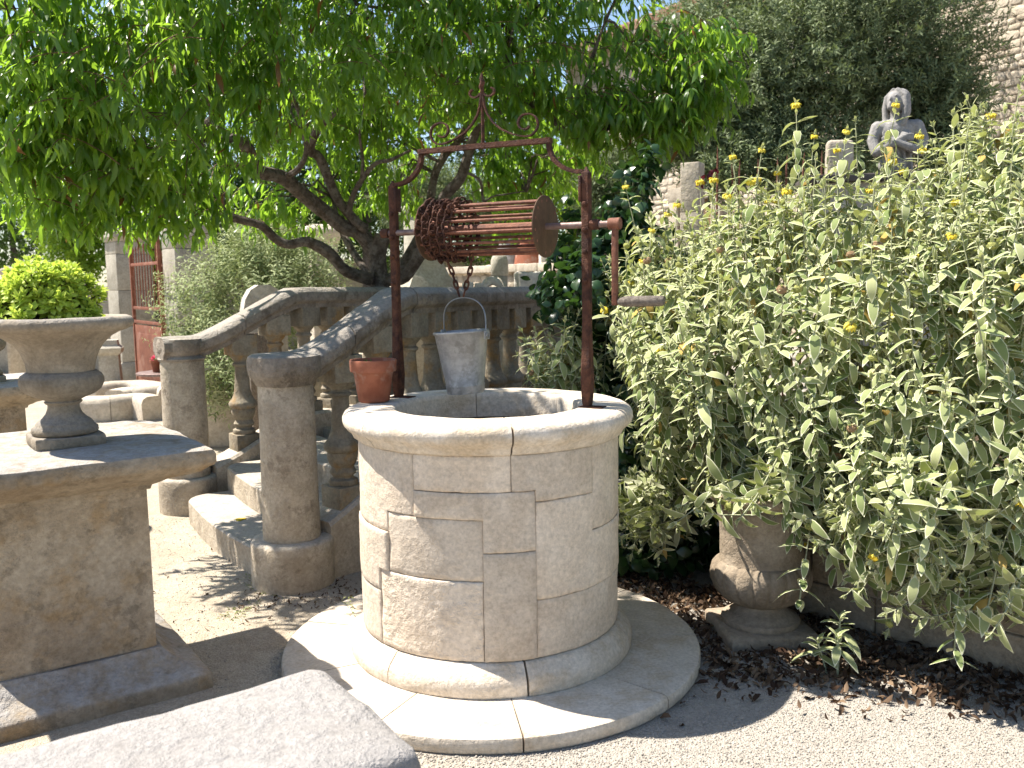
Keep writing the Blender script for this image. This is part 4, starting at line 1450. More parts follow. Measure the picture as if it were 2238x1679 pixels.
# tall flower spikes along the top and loose sprays at the left edge
for x, y, d, k in ((1740, 232, 4.3, 1), (1870, 268, 4.4, 0), (1958, 232, 4.0, 1), (1602, 345, 4.6, 1), (1700, 380, 4.4, 1), (2010, 300, 4.3, 1), (2120, 262, 3.9, 0), (2215, 300, 3.7, 0), (1530, 400, 4.7, 1), (1440, 400, 4.9, 0), (1368, 410, 5.1, 1), (1640, 400, 4.5, 1),
                   (1405, 572, 4.6, 1), (1450, 640, 4.5, 1), (1180, 785, 5.9, 1), (1330, 700, 5.2, 1), (1830, 330, 4.2, 1), (1900, 420, 4.1, 1), (2090, 445, 3.7, 1), (1780, 300, 4.5, 1), (1950, 355, 4.0, 1), (1460, 470, 4.9, 1), (1380, 620, 4.9, 1), (1650, 815, 4.1, 1), (1810, 870, 3.9, 1), (1960, 690, 3.7, 1), (1500, 500, 4.8, 2), (1640, 480, 4.6, 2), (1740, 500, 4.2, 2), (1940, 500, 4.0, 3), (2060, 860, 3.5, 2), (1845, 1080, 3.75, 2), (1770, 1155, 3.7, 2), (2100, 1270, 3.3, 2), (1830, 1000, 3.8, 3), (1760, 990, 3.9, 3), (1720, 1010, 3.85, 3), (1170, 760, 6.0, 1), (1560, 395, 4.6, 1), (1480, 450, 4.8, 1), (1425, 505, 4.8, 1), (1390, 690, 4.7, 1), (1445, 770, 4.3, 1), (1370, 540, 4.9, 2), (1590, 430, 4.5, 1), (1665, 330, 4.4, 1), (1720, 420, 4.2, 1), (1850, 290, 4.1, 1), (1580, 560, 4.3, 2), (1690, 560, 4.1, 2), (1860, 560, 3.8, 3), (1600, 640, 4.2, 3), (2000, 560, 3.7, 1), (2140, 620, 3.5, 2)):
    shoot(at(x, y, d), Vector((rnd(-.25, .15), rnd(-.2, .2), 1)), rnd(.26, .40), .85, k, rnd(.8, 1.0))
# sprays hanging over the planter and the low wall
for x, y, d in ((1490, 1105, 3.80), (1480, 1140, 3.75), (1560, 1065, 3.8), (1600, 1090, 3.7), (1650, 1100, 3.68), (1700, 1080, 3.66), (1740, 1140, 3.62), (1620, 1130, 3.66), (1540, 1120, 3.72), (1790, 1190, 3.6), (1900, 1250, 3.5), (1980, 1290, 3.4), (1940, 1340, 3.4), (2010, 1350, 3.35), (2100, 1330, 3.25), (2170, 1380, 3.15), (2200, 1300, 3.15), (1870, 1190, 3.6), (2060, 1240, 3.4), (2230, 1240, 3.1), (1850, 1300, 3.55)):
    shoot(at(x, y, d), Vector((-.7, -.5, rnd(-.35, .25))) + rdir() * .3, rnd(.2, .32), .97, 0, rnd(.95, 1.2), .10)
obj('stem', stems.me('stem', True, 0), M['stem'], sh)['kind'] = 'stuff'
print('phlomis leaves', sf.count())
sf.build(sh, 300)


def flower_mesh():
    fo = Foliage([leaf_tmpl(.026, .014, 1.9, .4, 3, .7, .45)], M['flower'])
    for k in range(26):
        a = k * 2.4; e = -.15 + .9 * (k % 5) / 4
        o = Vector((cos(a) * cos(e), sin(a) * cos(e), sin(e)))
        fo.leaf(o * .008, o + Vector((0, 0, .35)), Vector((0, 0, 1)) + o * .1, rnd(.75, 1.1))
    o = fo.build(None)
    me = o.data
    bpy.data.objects.remove(o)
    return me


def ball_mesh(r, spikes):
    bm = bmesh.new()
    bmesh.ops.create_icosphere(bm, subdivisions=3, radius=r)
    for vx in bm.verts:
        q = vx.co.normalized()
        vx.co = q * r * (.86 + .22 * max(0, noise.noise(q * spikes))) * Vector((1, 1, .82)).length / 1.63
        vx.co.z *= .8
    me = bpy.data.meshes.new('seed_head'); bm.to_mesh(me); bm.free()
    return me


FM = [flower_mesh() for _ in range(3)]
SM = ball_mesh(.021, 9); SM.materials.append(M['seed'])
SD = ball_mesh(.022, 9); SD.materials.append(M['seed_dry'])
for i, (p, d) in enumerate(flowers):
    o = bpy.data.objects.new('flower_head', FM[i % 3]); COL.objects.link(o); o.parent = sh
    q = Vector((0, 0, 1)).rotation_difference(d).to_matrix().to_4x4()
    o.matrix_local = SINV @ T(p) @ q @ Matrix.Scale(rnd(.75, 1.1), 4)
for i, (p, d, k) in enumerate(seeds):
    o = bpy.data.objects.new('seed_head', SM if k == 2 else SD); COL.objects.link(o); o.parent = sh
    q = Vector((0, 0, 1)).rotation_difference(d).to_matrix().to_4x4()
    o.matrix_local = SINV @ T(p) @ q @ Matrix.Scale(rnd(.85, 1.15), 4)

# seedling on the ground
spr = thing('sage_seedling', 'young felted seedling standing alone on the leaf litter by the gravel', 'plant', (1.36, -.36, GZ))
f2 = Foliage(phl, M['phlomis'])
for (ox, oy, hh) in ((0, 0, .17), (.03, .06, .22), (-.05, .08, .12)):
    tip = Vector((1.36 + ox, -.36 + oy, GZ + hh))
    for k in range(11):
        a = k * 2.4; t = k / 10
        o = Vector((cos(a), sin(a), 0))
        f2.leaf(tip - Vector((0, 0, .05 * t)), o * (.25 + t) + Vector((0, 0, 1 - 1.1 * t)), Vector((0, 0, 1)), .45 + .65 * t, rnd(.3, .8))
    obj('stem', Geo().add(tube([(ox * .5, oy * .5, 0), (ox, oy, hh)], [.004, .003], 5)).me('stem'), M['stem'], spr)
f2.build(spr, 40)

# ================================================================== LEAF LITTER, WEEDS
lf = Foliage([leaf_tmpl(.05, .017, 1.2, .6, 3, .45, 0, .8), leaf_tmpl(.045, .02, -.8, -.5, 3, .5, 0, -.7), leaf_tmpl(.06, .022, .6, .5, 3, .4, 0, 1.2), leaf_tmpl(.035, .016, 2.0, .4, 3, .5)], M['litter'])
k = 0
while k < 2900:
    x, y = rnd(.55, 2.3), rnd(-.75, 1.6)
    if math.hypot(x, y) < .90: continue
    q = Vector((x, y)) - wa
    if q.dot(wn2) < 0: continue
    # denser near the wall and the plinth, thinning on the open gravel
    e = (y + .30 + .25 * noise.noise(Vector((x * 2, y * 2, 3)))) + max(0, (x - 1.25)) * .38
    if e < 0 and random.random() > math.exp(e * 9): continue
    if abs(x - 1.195) < .2 and abs(y - .115) < .2: continue
    a = rnd(0, 6.28)
    lf.leaf((x, y, GZ + rnd(.004, .028)), (cos(a), sin(a), rnd(-.25, .35)), rdir() * .5 + Vector((0, 0, 1)), rnd(.6, 1.25), random.random() ** 1.6)
    k += 1
for i in range(420):          # drift by the newel and scattered on the sand at left
    if i < 260: x, y = rnd(-1.25, -.55), rnd(.55, 1.0)
    else: x, y = rnd(-1.9, -.5), rnd(.2, 1.6)
    if math.hypot(x, y) < .90 or math.hypot(x + 1.05, y - .98) < .23: continue
    a = rnd(0, 6.28)
    lf.leaf((x, y, GZ + rnd(.003, .012)), (cos(a), sin(a), rnd(-.2, .3)), rdir() * .4 + Vector((0, 0, 1)), rnd(.3, .7), random.random())
o = lf.build(None, 0, 'leaf', 'leaf_litter')
tag(o, 'brown dead leaves covering the ground under the shrub and around', 'dead leaves', kind='stuff')

wf = [leaf_tmpl(.03, .006, .6, .3, 2), leaf_tmpl(.022, .007, 1.0, .3, 2)]
for nm, lab, spots in (
        ('grass_tuft', 'sparse dry weeds on the sand left of the well', [(520, 1335, 30), (515, 1345, 25), (550, 1320, 12), (500, 1350, 12)]),
        ('grass_tuft', 'green weeds at the foot of the round newel base', [(560, 1280, 30), (580, 1292, 34), (540, 1262, 16), (620, 1300, 14), (535, 1222, 14), (700, 1285, 12)]),
        ('weed_sprig', 'tiny weed sprig growing from a joint of the well plinth', [(768, 1342, 14), (762, 1325, 12)])):
    fo = Foliage(wf, M['weed'])
    first = None
    for x, y, n in spots:
        ray = FW + RT * ((x - CW / 2) / CF) - UP * ((y - CH / 2) / CF)
        z0 = 0.0 if nm == 'weed_sprig' else GZ
        P = CAM + ray * ((z0 - CAM.z) / ray.z)
        for i in range(n):
            a = rnd(0, 6.28); r = .045 * sqrt(random.random()) if nm != 'weed_sprig' else .01
            hgt = rnd(0, .05) if nm == 'weed_sprig' else 0
            fo.leaf(P + Vector((r * cos(a), r * sin(a), hgt)), (cos(a), sin(a), rnd(.3, 1.4)), Vector((0, 0, 1)), rnd(.6, 1.3))
    o = fo.build(None, 0, 'leaf', nm)
    tag(o, lab, 'weed', kind='stuff')


# ================================================================== BACKGROUND
UPV = Vector((0, 0, 1))


def xy(px, d, py=600):
    p = at(px, py, d)
    return p.x, p.y


def zat(px, py, d): return at(px, py, d).z


def sprig_tree(name, label, base, limbs, blobs, tmpls, mat, bark, parts=0, m=10, sl=.25, up=.3, group=None, cat='tree', shell=.55, droop=0.0, lvt=0.0):
    """tree or bush: limbs are lists of world points, blobs (centre, radii, number of sprigs)"""
    r = thing(name, label, cat, base, 0, group)
    inv = PINV(r)
    for i, (pts, r0, r1) in enumerate(limbs):
        n = len(pts)
        obj('trunk' if i == 0 else 'limb', Geo().add(tube([inv @ Vector(p) for p in pts], [r0 + (r1 - r0) * k / (n - 1) for k in range(n)], 8)).me('trunk'), bark, r)
    fo = Foliage(tmpls, mat)
    for c, rad, num in blobs:
        c = Vector(c); rad = Vector(rad) if hasattr(rad, '__len__') else Vector((rad,) * 3)
        for i in range(num):
            n = rdir()
            k = 1 - (1 - shell) * random.random() ** 1.5
            k *= 1 + .30 * noise.noise(n * 2.6 + c)
            q = c + Vector((n.x * rad.x, n.y * rad.y, n.z * rad.z)) * k
            if q.z < base[2] + .03: continue
            d = (n * .8 + UPV * up + rdir() * .6).normalized()
            L = sl * rnd(.7, 1.3)
            s1 = d.cross(Vector((.3, .2, 1))).normalized(); s2 = d.cross(s1)
            cl = rnd(-.2, .2)
            for j in range(m):
                t = j / m
                b = j * 2.4 + i
                o = s1 * cos(b) + s2 * sin(b)
                fo.leaf(q + d * (L * (t - .5)), d * (.45 + .5 * t) + o * .85 + UPV * (-droop), d + o * .2 + rdir() * .3, rnd(.75, 1.25), min(.95, max(0, rnd(.2, .8) + cl + lvt * (t - .6))))
    fo.build(r, parts)
    return r


def diamond(L, W, b=.2):
    v = np.array([(0, 0, 0), (W / 2, L * .45, b * W), (0, L, -b * L * .4), (-W / 2, L * .45, b * W)], float)
    return v, np.array([(0, 1, 2, 3)]), np.array([0, 1, 0, 1.])


# ------------------------------------------------------------------ stone house at the right
FA, FB = Vector((1.75, 15.55)), Vector((8.9, 2.65))
fd = (FB - FA).normalized()
fn = Vector((-.876, -.483))
LF = (FB - FA).length
house = thing('stone_house', 'tall house of pale rubble stone behind the olive tree at right', 'house', (FA.x, FA.y, 0), atan2(fd.y, fd.x))
# local x along the facade, local y pointing into the house
HI = PINV(house)
ysgn = 1 if Vector((-fd.y, fd.x)).dot(fn) < 0 else -1
obj('wall', mesh('wall', *box(0, LF, min(0, ysgn * 5), max(0, ysgn * 5), GZ, 6.0), False), M['rubble_mortar'], house)
roofv = [(-.4, -ysgn * .42, 5.82), (LF, -ysgn * .42, 5.82), (LF, ysgn * 5, 7.2), (-.4, ysgn * 5, 7.2), (-.4, -ysgn * .42, 5.94), (LF, -ysgn * .42, 5.94), (LF, ysgn * 5, 7.32), (-.4, ysgn * 5, 7.32)]
roof = obj('roof', mesh('roof', roofv, [(0, 1, 2, 3), (4, 5, 6, 7), (0, 1, 5, 4), (1, 2, 6, 5), (2, 3, 7, 6), (3, 0, 4, 7)], False), M['pale_stone'], house)
for i in range(34):
    x = -.4 + i * .2
    obj('roof_tile', Geo().add(tube([(x, -ysgn * .47, 5.95), (x, ysgn * .8, 6.28)], [.085, .07], 8)).me('roof_tile'), M['roof'], roof)


def stone_tmpl(seed):
    random.seed(seed)
    n = 8
    out = []
    for i in range(n):
        a = 2 * pi * i / n + rnd(-.12, .12)
        c, s_ = cos(a), sin(a)
        k = 1 / (abs(c) ** 4.5 + abs(s_) ** 4.5) ** (1 / 4.5) * rnd(.84, 1.02)
        out.append((c * k, s_ * k))
    v = [(x, y, -.4) for x, y in out] + [(x * .97, y * .97, .55) for x, y in out] + [(x * .82, y * .82, .85 + .3 * random.random()) for x, y in out]
    f = []
    for j in (0, 1):
        for i in range(n):
            k = (i + 1) % n
            f.append((j * n + i, j * n + k, (j + 1) * n + k, (j + 1) * n + i))
    o = 2 * n
    f += [(o, o + 1, o + 2, o + 3), (o, o + 3, o + 4, o + 7), (o + 4, o + 5, o + 6, o + 7)]
    return np.array(v, float), np.array(f), np.ones(len(v))


RT_ = [stone_tmpl(i) for i in range(8)]
random.seed(21)


def rubble(parent, origin, dx, nrm, x0, x1, z0, z1, skip=None, hh=(.09, .16), ww=(.10, .30), parts=300, name='wall_stone'):
    fo = Foliage(RT_, M['rubble'])
    z = z0
    while z < z1:
        h = rnd(*hh)
        x = x0 + rnd(-.1, 0)
        while x < x1:
            w = rnd(*ww) * (1.5 if random.random() < .06 else 1)
            cx, cz = x + w / 2, z + h / 2 + rnd(-.015, .015)
            P = origin + dx * cx
            X, Y, D = topx(np.array((P.x, P.y, cz)))
            if -30 < X < CW + 60 and -40 < Y < 760 and not (skip and skip(cx, cz)):
                t = rnd(.005, .014)
                rr = rnd(-.1, .1)
                a = Vector((dx.x * cos(rr), dx.y * cos(rr), sin(rr))) * (w / 2 * 1.0)
                b = Vector((-dx.x * sin(rr), -dx.y * sin(rr), cos(rr))) * (h / 2 * rnd(.93, 1.05))
                fo.raw((P.x + nrm.x * .002, P.y + nrm.y * .002, cz), a, b, Vector((nrm.x, nrm.y, 0)) * t, random.random(), random.randrange(8))
            x += w
        z += h
    print(name, fo.count())
    fo.build(parent, parts, name, 'wall_stones')


# doorway with a dressed frame in the facade
DX = 3.95
rubble(house, FA, fd, fn, 0.0, 11.6, .42, 5.8, lambda x, z: abs(x - DX) < .62 and z < 3.1, (.07, .14), (.09, .28))
dw = obj('door', mesh('door', *box(DX - .42, DX + .42, -ysgn * .004 - .02, -ysgn * .004 + .02, .42, 2.82), False), M['door'], house)
for dx in (-.53, .53):
    for k in range(5):
        obj('jamb_stone', wear(mesh('jamb_stone', *rbox(.11 + .02 * (k % 2), .06, .238, .008, .003)), .002, 9), M['pale_stone'], house, (DX + dx, -ysgn * .03, .665 + k * .482))
obj('lintel', mesh('lintel', *rbox(.68, .065, .12, .008, .003)), M['pale_stone'], house, (DX, -ysgn * .03, 2.95))

# free-standing dressed pier beside the shrub
bx, by = xy(1512, 9.2)
pr = thing('stone_pier', 'pale dressed stone pier between the rubble house and the shrub', 'pier', (bx, by, .42), radians(-30))
obj('base', mesh('base', *rbox(.12, .12, .15, .01, .003)), M['pale_stone'], pr, (0, 0, .15))
for k in range(4):
    obj('block', mesh('block', *rbox(.095, .095, .2395, .008, .003)), M['pale_stone'], pr, (0, 0, .54 + k * .48))

# ------------------------------------------------------------------ statue on its plinth
sx, sy = xy(1950, 7.4)
spz = zat(1950, 388, 7.4)
pl = thing('stone_plinth', 'tall plinth with dark slab carrying the statue', 'plinth', (sx - .12, sy, .42), radians(-12))
obj('shaft', mesh('shaft', *rbox(.50, .24, (spz - .42 - .06) / 2, .01, .003)), M['pale_stone'], pl, (0, 0, (spz - .42 - .06) / 2))
obj('slab', mesh('slab', *rbox(.62, .30, .028, .006, .002)), M['dark_slab'], pl, (0, 0, spz - .42 - .030))


def sculpt(blobs, voxel, name):
    """ellipsoids and limbs fused into one continuous skin"""
    bm = bmesh.new()
    for b in blobs:
        if b[0] == 'e':
            _, c, r, rot = b
            Mx = T(c) @ (Matrix.Rotation(rot[0], 4, 'X') @ Matrix.Rotation(rot[1], 4, 'Y') @ Matrix.Rotation(rot[2], 4, 'Z')) @ Matrix.Diagonal((*r, 1))
            bmesh.ops.create_icosphere(bm, subdivisions=3, radius=1, matrix=Mx)
        else:
            _, pts, rad = b
            v, f = tube(pts, rad, 10)
            vs = [bm.verts.new(p) for p in v]
            for q in f: bm.faces.new([vs[i] for i in q])
            for p, rr in ((pts[0], rad[0]), (pts[-1], rad[-1])):
                bmesh.ops.create_icosphere(bm, subdivisions=2, radius=rr, matrix=T(p))
    me = bpy.data.meshes.new(name); bm.to_mesh(me); bm.free()
    o = bpy.data.objects.new('tmp', me); COL.objects.link(o)
    md = o.modifiers.new('r', 'REMESH'); md.mode = 'VOXEL'; md.voxel_size = voxel
    ms = o.modifiers.new('s', 'SMOOTH'); ms.factor = .4; ms.iterations = 1
    dg = bpy.context.evaluated_depsgraph_get()
    m2 = bpy.data.meshes.new_from_object(o.evaluated_get(dg))
    bpy.data.objects.remove(o)
    m2.polygons.foreach_set('use_smooth', [True] * len(m2.polygons))
    return m2


# woman's figure, arms folded over the chest, face raised to the left
Z0 = (0, 0, 0)
Mh = T((-.015, -.01, .575)) @ Matrix.Rotation(radians(-38), 4, 'Z') @ Matrix.Rotation(radians(-20), 4, 'X')
def hp(x, y, z): return tuple(Mh @ Vector((x, y, z)))
hr = (radians(-20), 0, radians(-38))
fig = [
    ('e', hp(0, -.01, -.01), (.070, .088, .105), hr), ('e', hp(0, .035, .045), (.100, .095, .092), hr), ('e', hp(0, .085, -.02), (.095, .055, .10), hr),
    ('e', hp(0, -.060, -.078), (.038, .032, .030), hr), ('e', hp(0, -.098, -.018), (.011, .018, .024), hr), ('e', hp(0, -.090, -.056), (.019, .010, .007), hr), ('e', hp(0, -.088, -.067), (.016, .010, .007), hr),
    ('e', hp(-.030, -.080, .016), (.022, .012, .006), hr), ('e', hp(.030, -.080, .016), (.022, .012, .006), hr),
    ('c', [hp(-.02, -.05, .092), hp(-.085, -.02, .04), hp(-.098, .01, -.05), hp(-.09, .03, -.13), hp(-.075, .04, -.20)], [.020, .028, .030, .028, .020]),
    ('c', [hp(.02, -.05, .092), hp(.085, -.02, .04), hp(.100, .01, -.05), hp(.095, .03, -.13), hp(.085, .05, -.20)], [.020, .028, .032, .030, .022]),
    ('c', [hp(-.04, .01, .10), hp(-.10, .03, .0), hp(-.105, .05, -.09), hp(-.08, .06, -.17)], [.016, .022, .024, .018]),
    ('c', [hp(.04, .01, .10), hp(.10, .03, .0), hp(.108, .05, -.09), hp(.09, .06, -.17)], [.016, .022, .024, .018]),
    ('e', (-.115, .02, .355), (.095, .075, .062), Z0), ('e', (.115, .02, .355), (.100, .078, .064), Z0), ('e', (0, .025, .385), (.10, .07, .05), Z0),
    ('c', [(0, .02, .40), (-.004, .01, .46), (-.012, .005, .52)], [.062, .054, .052]),
    ('e', (0, .01, .32), (.165, .100, .115), Z0), ('e', (0, .0, .18), (.145, .100, .16), Z0), ('e', (0, .01, .02), (.150, .108, .10), Z0), ('e', (-.065, -.075, .255), (.062, .05, .055), Z0), ('e', (.065, -.075, .255), (.062, .05, .055), Z0),
    ('c', [(-.165, .01, .355), (-.205, -.02, .24), (-.185, -.075, .13)], [.062, .054, .046]), ('c', [(.165, .01, .355), (.215, -.01, .23), (.190, -.075, .12)], [.066, .058, .048]),
    ('c', [(-.185, -.075, .13), (-.09, -.135, .175), (.02, -.140, .235)], [.046, .038, .028]), ('c', [(.190, -.075, .12), (.08, -.145, .155), (-.05, -.150, .215)], [.048, .040, .028]),
]
for hx, hz_, s in ((.035, .245, 1), (-.065, .225, -1)):
    fig.append(('e', (hx, -.146, hz_), (.038, .018, .026), Z0))
    for q in range(4):
        fig.append(('c', [(hx + s * .02, -.152, hz_ + .020 - q * .014), (hx + s * .055, -.150, hz_ + .026 - q * .016), (hx + s * .082, -.138, hz_ + .024 - q * .016)], [.0095, .0085, .007]))
for q in range(5):       # folds of the robe
    fig.append(('c', [(-.13 + q * .03, -.085, .30 - q * .01), (-.10 + q * .05, -.105, .12), (-.12 + q * .06, -.095, -.04)], [.010, .012, .012]))
sm = sculpt(fig, .0075, 'statue')
stt = obj('stone_statue', sm, M['statue'], None, (sx, sy, spz + .050), radians(-14))
tag(stt, 'grey stone figure with folded arms and raised face above the shrub', 'statue')
zmin = min(v.co.z for v in sm.vertices)
stt.scale = (.88, .88, .88)
stt.location.z = spz - zmin * .88 + .001
stx, sty = xy(1828, 7.45)
stl = obj('stone_stele', wear(mesh('stone_stele', *rbox(.105, .06, .145, .03, .006, .05)), .004, 12), M['pale_stone'], None, (stx, sty, spz + .1465), radians(-12))
tag(stl, 'upright pale carved stone block left of the statue', 'stone block')

# iron stakes of a fence behind the shrub
fx, fy = xy(1700, 7.9)
fe = thing('iron_fence', 'thin rusty iron stakes in a row behind the shrub', 'fence', (fx, fy, .42), radians(-14))
for i, px in enumerate((-.52, -.40, -.33, -.18, -.02, .06, .20, .34)):
    hgt = zat(1700, 318 + (i * 37) % 40, 7.9) - .42
    obj('stake', Geo().add(tube([(px, 0, 0), (px + rnd(-.01, .01), 0, hgt * .95), (px, 0, hgt)], [.011, .010, .002], 6)).me('stake'), M['iron_rod'], fe)
obj('rail', Geo().add(tube([(-.55, 0, 1.2), (.38, 0, 1.2)], .009, 6)).me('rail'), M['iron_rod'], fe)

# ------------------------------------------------------------------ garden wall, carved stones beyond the balustrade
ga, gb = Vector(xy(940, 13.0)), Vector(xy(1330, 8.6))
gd = (gb - ga).normalized(); gn = Vector((gd.y, -gd.x))
if gn.y > 0: gn = -gn
LG = (gb - ga).length
gw = thing('garden_wall', 'sunlit rubble garden wall with flat coping beyond the windlass', 'wall', (ga.x, ga.y, 0), atan2(gd.y, gd.x))
ys = -1 if Vector((-gd.y, gd.x)).dot(gn) > 0 else 1
obj('core', mesh('core', *box(0, LG, min(0, ys * .3), max(0, ys * .3), .40, 1.60), False), M['rubble_mortar'], gw)
rubble(gw, ga, gd, gn, 0, LG, 1.15, 1.58, None, (.10, .15), (.18, .4), 200)
x = 0.0
while x < LG:
    w = rnd(.5, .8)
    obj('coping_stone', mesh('coping_stone', *rbox(w / 2 - .004, .21, .045, .01, .003)), M['pale_stone'], gw, (x + w / 2, ys * .14, 1.648))
    x += w
lx, ly = xy(1130, 8.1)
lg = thing('stone_ledge', 'low stone ledge carrying carved fragments behind the balustrade', 'ledge', (lx, ly, .42), radians(-20))
ZL = 1.425
obj('body', mesh('body', *rbox(.75, .22, (ZL - .42) / 2, .01, .003)), M['pale_stone'], lg, (0, 0, (ZL - .42) / 2))


def on_ledge(px, dz=0, d=8.0):
    x, y = xy(px, d)
    return (x, y, ZL + .001 + dz)


o = obj('carved_block', wear(mesh('carved_block', *rbox(.10, .09, .075, .02, .012, .03, 4, 14)), .008, 25), M['white_stone'], None, on_ledge(1152, .083), radians(15))
tag(o, 'roughly carved bleached stone block on the ledge', 'carved stone')
arch = [( -.075 + .075 * (1 - cos(a)), 0, .085 * sin(a)) for a in [pi * i / 14 for i in range(15)]]
o = obj('carved_scroll', wear(Geo().add(tube(arch, [.032, .034, .036, .038, .04, .04, .04, .04, .038, .036, .034, .033, .032, .03, .028], 10)).me('carved_scroll'), .006, 20), M['white_stone'], None, on_ledge(1075, .0), radians(-5))
tag(o, 'bleached curved stone fragment shaped like an arch on the ledge', 'carved stone')
for px, r, h, lab in ((1048, .045, .07, 'small weathered stone drum on the ledge beside the curved fragment'), (1022, .05, .075, 'larger weathered stone drum at the left end of the ledge')):
    o = obj('stone_drum', wear(sharp(mesh('stone_drum', *lathe([(r, 0), (r * 1.05, h * .3), (r, h * .6), (r * 1.04, h * .8), (r * .9, h), (0, h)], 18)), 50), .003, 20), M['white_stone'], None, on_ledge(px))
    tag(o, lab, 'carved stone')
o = obj('stone_bowl', sharp(mesh('stone_bowl', *lathe([(.05, 0), (.06, .01), (.055, .02), (.09, .045), (.105, .06), (.10, .068), (.085, .06), (.04, .03), (0, .028)], 28)), 50), M['white_stone'], None, on_ledge(1213))
tag(o, 'shallow bleached stone bowl at the right end of the ledge', 'stone bowl')
bx, by = xy(1092, 8.75)
bo = thing('stone_bollard', 'round headed stone bollard before the garden wall', 'bollard', (bx, by, .42))
obj('shaft', mesh('shaft', *lathe([(.075, 0), (.075, 1.14)], 20)), M['pillar_stone'], bo)
obj('head', mesh('head', *lathe([(.075, 1.1405), (.083, 1.15), (.083, 1.28), (.07, 1.32), (.04, 1.345), (0, 1.352)], 20)), M['pillar_stone'], bo)

# white trough and terracotta jars beyond the wall
tx, ty = xy(1222, 10.4)
o = obj('white_trough', mesh('white_trough', *rbox(.22, .2, .42, .02, .004)), M['white_stone'], None, (tx, ty, 1.36))
tag(o, 'white stone trough end beyond the garden wall right of the disc', 'trough'); o.location.z = .42 + .42 + .55
o2 = obj('trough_stand', mesh('trough_stand', *rbox(.18, .18, .27, .02, .004)), M['pale_stone'], None, (tx, ty, .42 + .275))
tag(o2, 'pale stone block under the white trough', 'stone block')
for px, d, lab in ((1165, 10.8, 'dusty pink clay jar beyond the garden wall behind the drum rods'), (1120, 11.0, 'grey clay jar beyond the garden wall behind the drum rods')):
    jx, jy = xy(px, d)
    o = obj('clay_jar', sharp(mesh('clay_jar', *lathe([(.12, .42), (.16, .7), (.22, 1.2), (.24, 1.6), (.20, 1.85), (.15, 1.95), (.17, 2.0), (.15, 2.02), (0, 1.98)], 24)), 50), M['terracotta'] if px > 1140 else M['statue'], None, (jx, jy, 0))
    tag(o, lab, 'jar')

# tapering pillar with flared foot by the peach tree
px_, py_ = xy(925, 9.3)
fp = thing('tapering_pillar', 'greenish stone pillar with flared foot right of the peach trunk', 'pillar', (px_, py_, .42), radians(28))
obj('shaft', wear(sharp(mesh('shaft', *square_loft([(.30, 0), (.30, .7), (.30, .95), (.27, 1.05), (.20, 1.16), (.165, 1.27), (.150, 1.40), (.145, 1.75)], 6)), 45), .003, 7), M['pillar_stone'], fp)
obj('cap', mesh('cap', *square_loft([(.145, 1.7505), (.18, 1.78), (.19, 1.83), (.17, 1.85)], 6)), M['pillar_stone'], fp)
# capped pillar farther left
cx_, cy_ = xy(706, 11.5)
zc = zat(706, 492, 11.5)
cpp = thing('capped_pillar', 'pale stone pillar with moulded cap behind the silver bush', 'pillar', (cx_, cy_, GZ), radians(20))
obj('shaft', sharp(mesh('shaft', *square_loft([(.17, 0), (.17, zc - .25 - GZ)], 6)), 40), M['pale_stone'], cpp)
obj('cap', sharp(mesh('cap', *square_loft([(.17, zc - .2495 - GZ), (.19, zc - .23 - GZ), (.20, zc - .17 - GZ), (.235, zc - .13 - GZ), (.24, zc - .07 - GZ), (.19, zc - .02 - GZ), (.10, zc - GZ)], 6)), 40), M['pale_stone'], cpp)

# ------------------------------------------------------------------ gate and its pillars
def gate_pillar(px, d, half, ztop, rot, label, cap=True):
    x, y = xy(px, d)
    r = thing('gate_pillar', label, 'pillar', (x, y, GZ), rot, 'gate pillars')
    obj('base', sharp(mesh('base', *square_loft([(half * 1.22, 0), (half * 1.22, .30), (half * 1.05, .38)], 6)), 40), M['pillar_stone'], r)
    z = .3805
    k = 0
    while z < ztop - .1:
        h = min(.56, ztop - z)
        obj('block', sharp(mesh('block', *rbox(half, half, h / 2 - .003, .008, .002, .2, k)), 40), M['pillar_stone'], r, (0, 0, z + h / 2))
        z += h; k += 1
    if cap:
        obj('cap', sharp(mesh('cap', *square_loft([(half, z + .001), (half * 1.12, z + .04), (half * 1.28, z + .07), (half * 1.28, z + .14), (half * 1.1, z + .17), (half * .9, z + .20), (half * .7, z + .50)], 6)), 40), M['pillar_stone'], r)
    return r


gate_pillar(283, 14.5, .27, 2.25, radians(38), 'left gate pillar with moulded cap beside the rusty gate')
gate_pillar(414, 12.6, .27, 2.9, radians(36), 'right gate pillar of plain blocks behind the silver bush', False)


